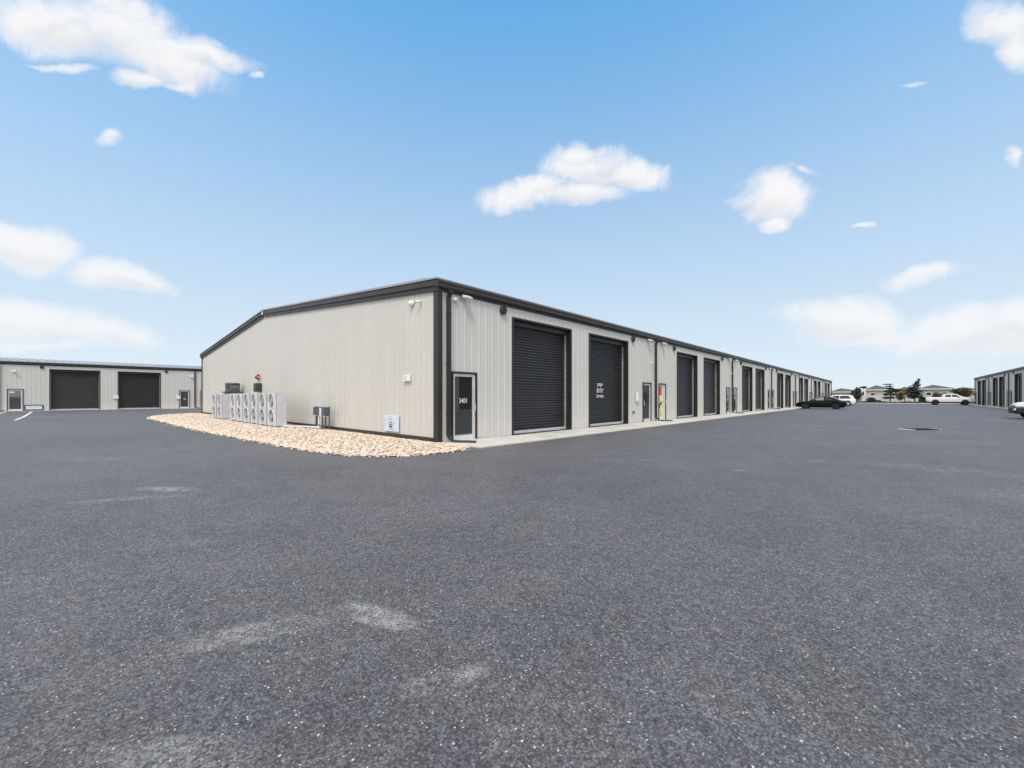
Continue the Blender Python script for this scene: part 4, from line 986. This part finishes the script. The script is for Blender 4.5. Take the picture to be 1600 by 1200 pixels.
plant('conifer_tree', 'airy flat-topped tree with tiered branches right of the cream house', 'tree', 1391, 116, lambda: [(0,0.3,hz(600.5),0.6,1.0,0.10,.5),(0,0.2,hz(603.5),0.7,0.9,0.13,.7),(0,0,hz(607),0.7,0.8,0.3,.7),(0,0.1,hz(611.5),1.2,1.3,0.45,1.6),(0,0,hz(616),1.3,1.4,0.45,1.6),(0,-1.0,hz(609.5),0.8,0.9,0.35,1.0),(0,0.2,hz(621.5),1.2,1.5,0.35,1.3)], 1500, 0.15, M['leafdark'], lambda: (hz(600), 0.10), [(1.2,(0,1.2,1.9),0.04),(1.3,(0,-1.2,2.0),0.04),(2.2,(0,1.0,2.7),0.03),(2.6,(0,-1.2,3.0),0.03)], G)
plant('shrub', 'yellow-green young tree between the two conifers', 'tree', 1407, 116, lambda: [(0,0,hz(620),0.8,0.9,0.9,2),(0,0,hz(616.5),0.6,0.7,0.5,1)], 700, 0.14, M['leafolive'], (1.6, 0.05), [], G)
plant('broadleaf_tree', 'rust-leaved tree with yellow patches in front of the brown roof', 'tree', 1414, 119, lambda: [(0,0,hz(612),1.0,1.5,0.6,2),(0,1.2,hz(610.5),0.8,0.9,0.5,1),(0,-0.9,hz(609),0.8,0.9,0.6,1)], 900, 0.15, M['leafrust'], lambda: (hz(612), 0.08), [], G,
      (lambda: [(-0.6,0.5,hz(613.4),0.3,0.75,0.2,2),(-0.7,-1.7,hz(609.3),0.3,0.5,0.25,1)], 300, M['leafyellow']))
plant('conifer_tree', 'tallest dark green conifer with a thin leaning top left of the pickup', 'tree', 1429, 116, lambda: [(0,0,hz(616),1.2,1.7,0.75,3),(0,0.1,hz(620),1.0,1.5,0.5,2),(0,-0.2,hz(611),1.0,1.4,0.6,2),(0,0.1,hz(606),0.9,1.2,0.6,1.4),(0,-0.3,hz(601.5),0.7,0.85,0.5,1.0),(0,-0.5,hz(597.5),0.4,0.5,0.45,.5),(0,-0.75,hz(594),0.25,0.3,0.4,.25)], 1900, 0.15, M['leafblue'], lambda: (hz(596), 0.11, -0.5), [(1.3,(0,1.4,2.3),0.04),(1.4,(0,-1.4,2.4),0.04),(2.0,(0,1.1,3.0),0.03)], G)
plant('shrub', 'dark spiky shrub at the pickup tailgate', 'shrub', 1444, 116, lambda: [(0,0,0.75,0.9,1.0,0.8,2),(0,-0.6,0.5,0.8,0.7,0.5,1)], 700, 0.17, M['leafdark'], None, [(0,(0.2,0.4,1.1),0.03)], G)
plant('shrub', 'reddish brown shrub showing above the pickup bed', 'shrub', 1464, 118, lambda: [(0,0,hz(617.5),0.8,0.95,0.75,2),(0,0.2,hz(622),0.8,1.0,0.7,1)], 600, 0.14, M['leafrust'], (1.4, 0.06), [], G)
plant('broadleaf_tree', 'olive and rust bush behind the pickup hood', 'tree', 1503, 119, lambda: [(0,0,hz(612.5),1.2,1.5,0.9,3),(0,-1.0,hz(615),1.1,1.1,0.9,1.4),(0,1.2,hz(611),0.9,0.9,0.6,1),(0,0,hz(620),1.1,1.7,1.0,2)], 1400, 0.15, M['leafolive'], (2.0, 0.09), [], G, (lambda: [(0.2,-0.3,hz(609.5),1.0,1.5,0.5,2)], 350, M['leafrust']))
for i, (pxx, w_) in enumerate(((1380, 0.7), (1420, 0.8), (1352, 0.6))):
    plant('shrub', ['low dark shrub at the foot of the airy flat-topped tree', 'low dark shrub at the foot of the tallest conifer', 'low dark shrub left of the rounded one by the fence'][i], 'shrub', pxx, 113.5, lambda: [(0,0,0.25,w_*0.8,w_,0.28,1)], 260, 0.12, M['leafdark'], None, [(0,(0.1,0.1,0.35),0.02)], G)

mb = MB(); V = []; Fc = []
for i in range(5200):                                              # low planting strip between kerb and fence
    x, y = random.uniform(112.2, 115.0), random.uniform(-37, 2); z = random.uniform(0.02, 0.34)
    u = Vector((random.gauss(0, 1), random.gauss(0, 1), random.gauss(0, 1))).normalized(); w = u.cross(Vector((random.gauss(0, 1), random.gauss(0, 1), random.gauss(0, 1)))).normalized()
    o = len(V); p = Vector((x, y, z)); V += [p-u*0.16, p-w*0.09, p+u*0.16, p+w*0.09]; Fc.append((o, o+1, o+2, o+3))
tag(MB().add(V, Fc).build('ground_cover', M['leafdark']), 'low dark planting strip behind the far kerb', 'ground cover', kind='stuff')

# ------------------------------------------------------------------ colour management
scene.view_settings.view_transform = 'Standard'; scene.view_settings.look = 'None'
scene.view_settings.exposure = 1.2; scene.view_settings.gamma = 1.0
scene.cycles.use_denoising = True
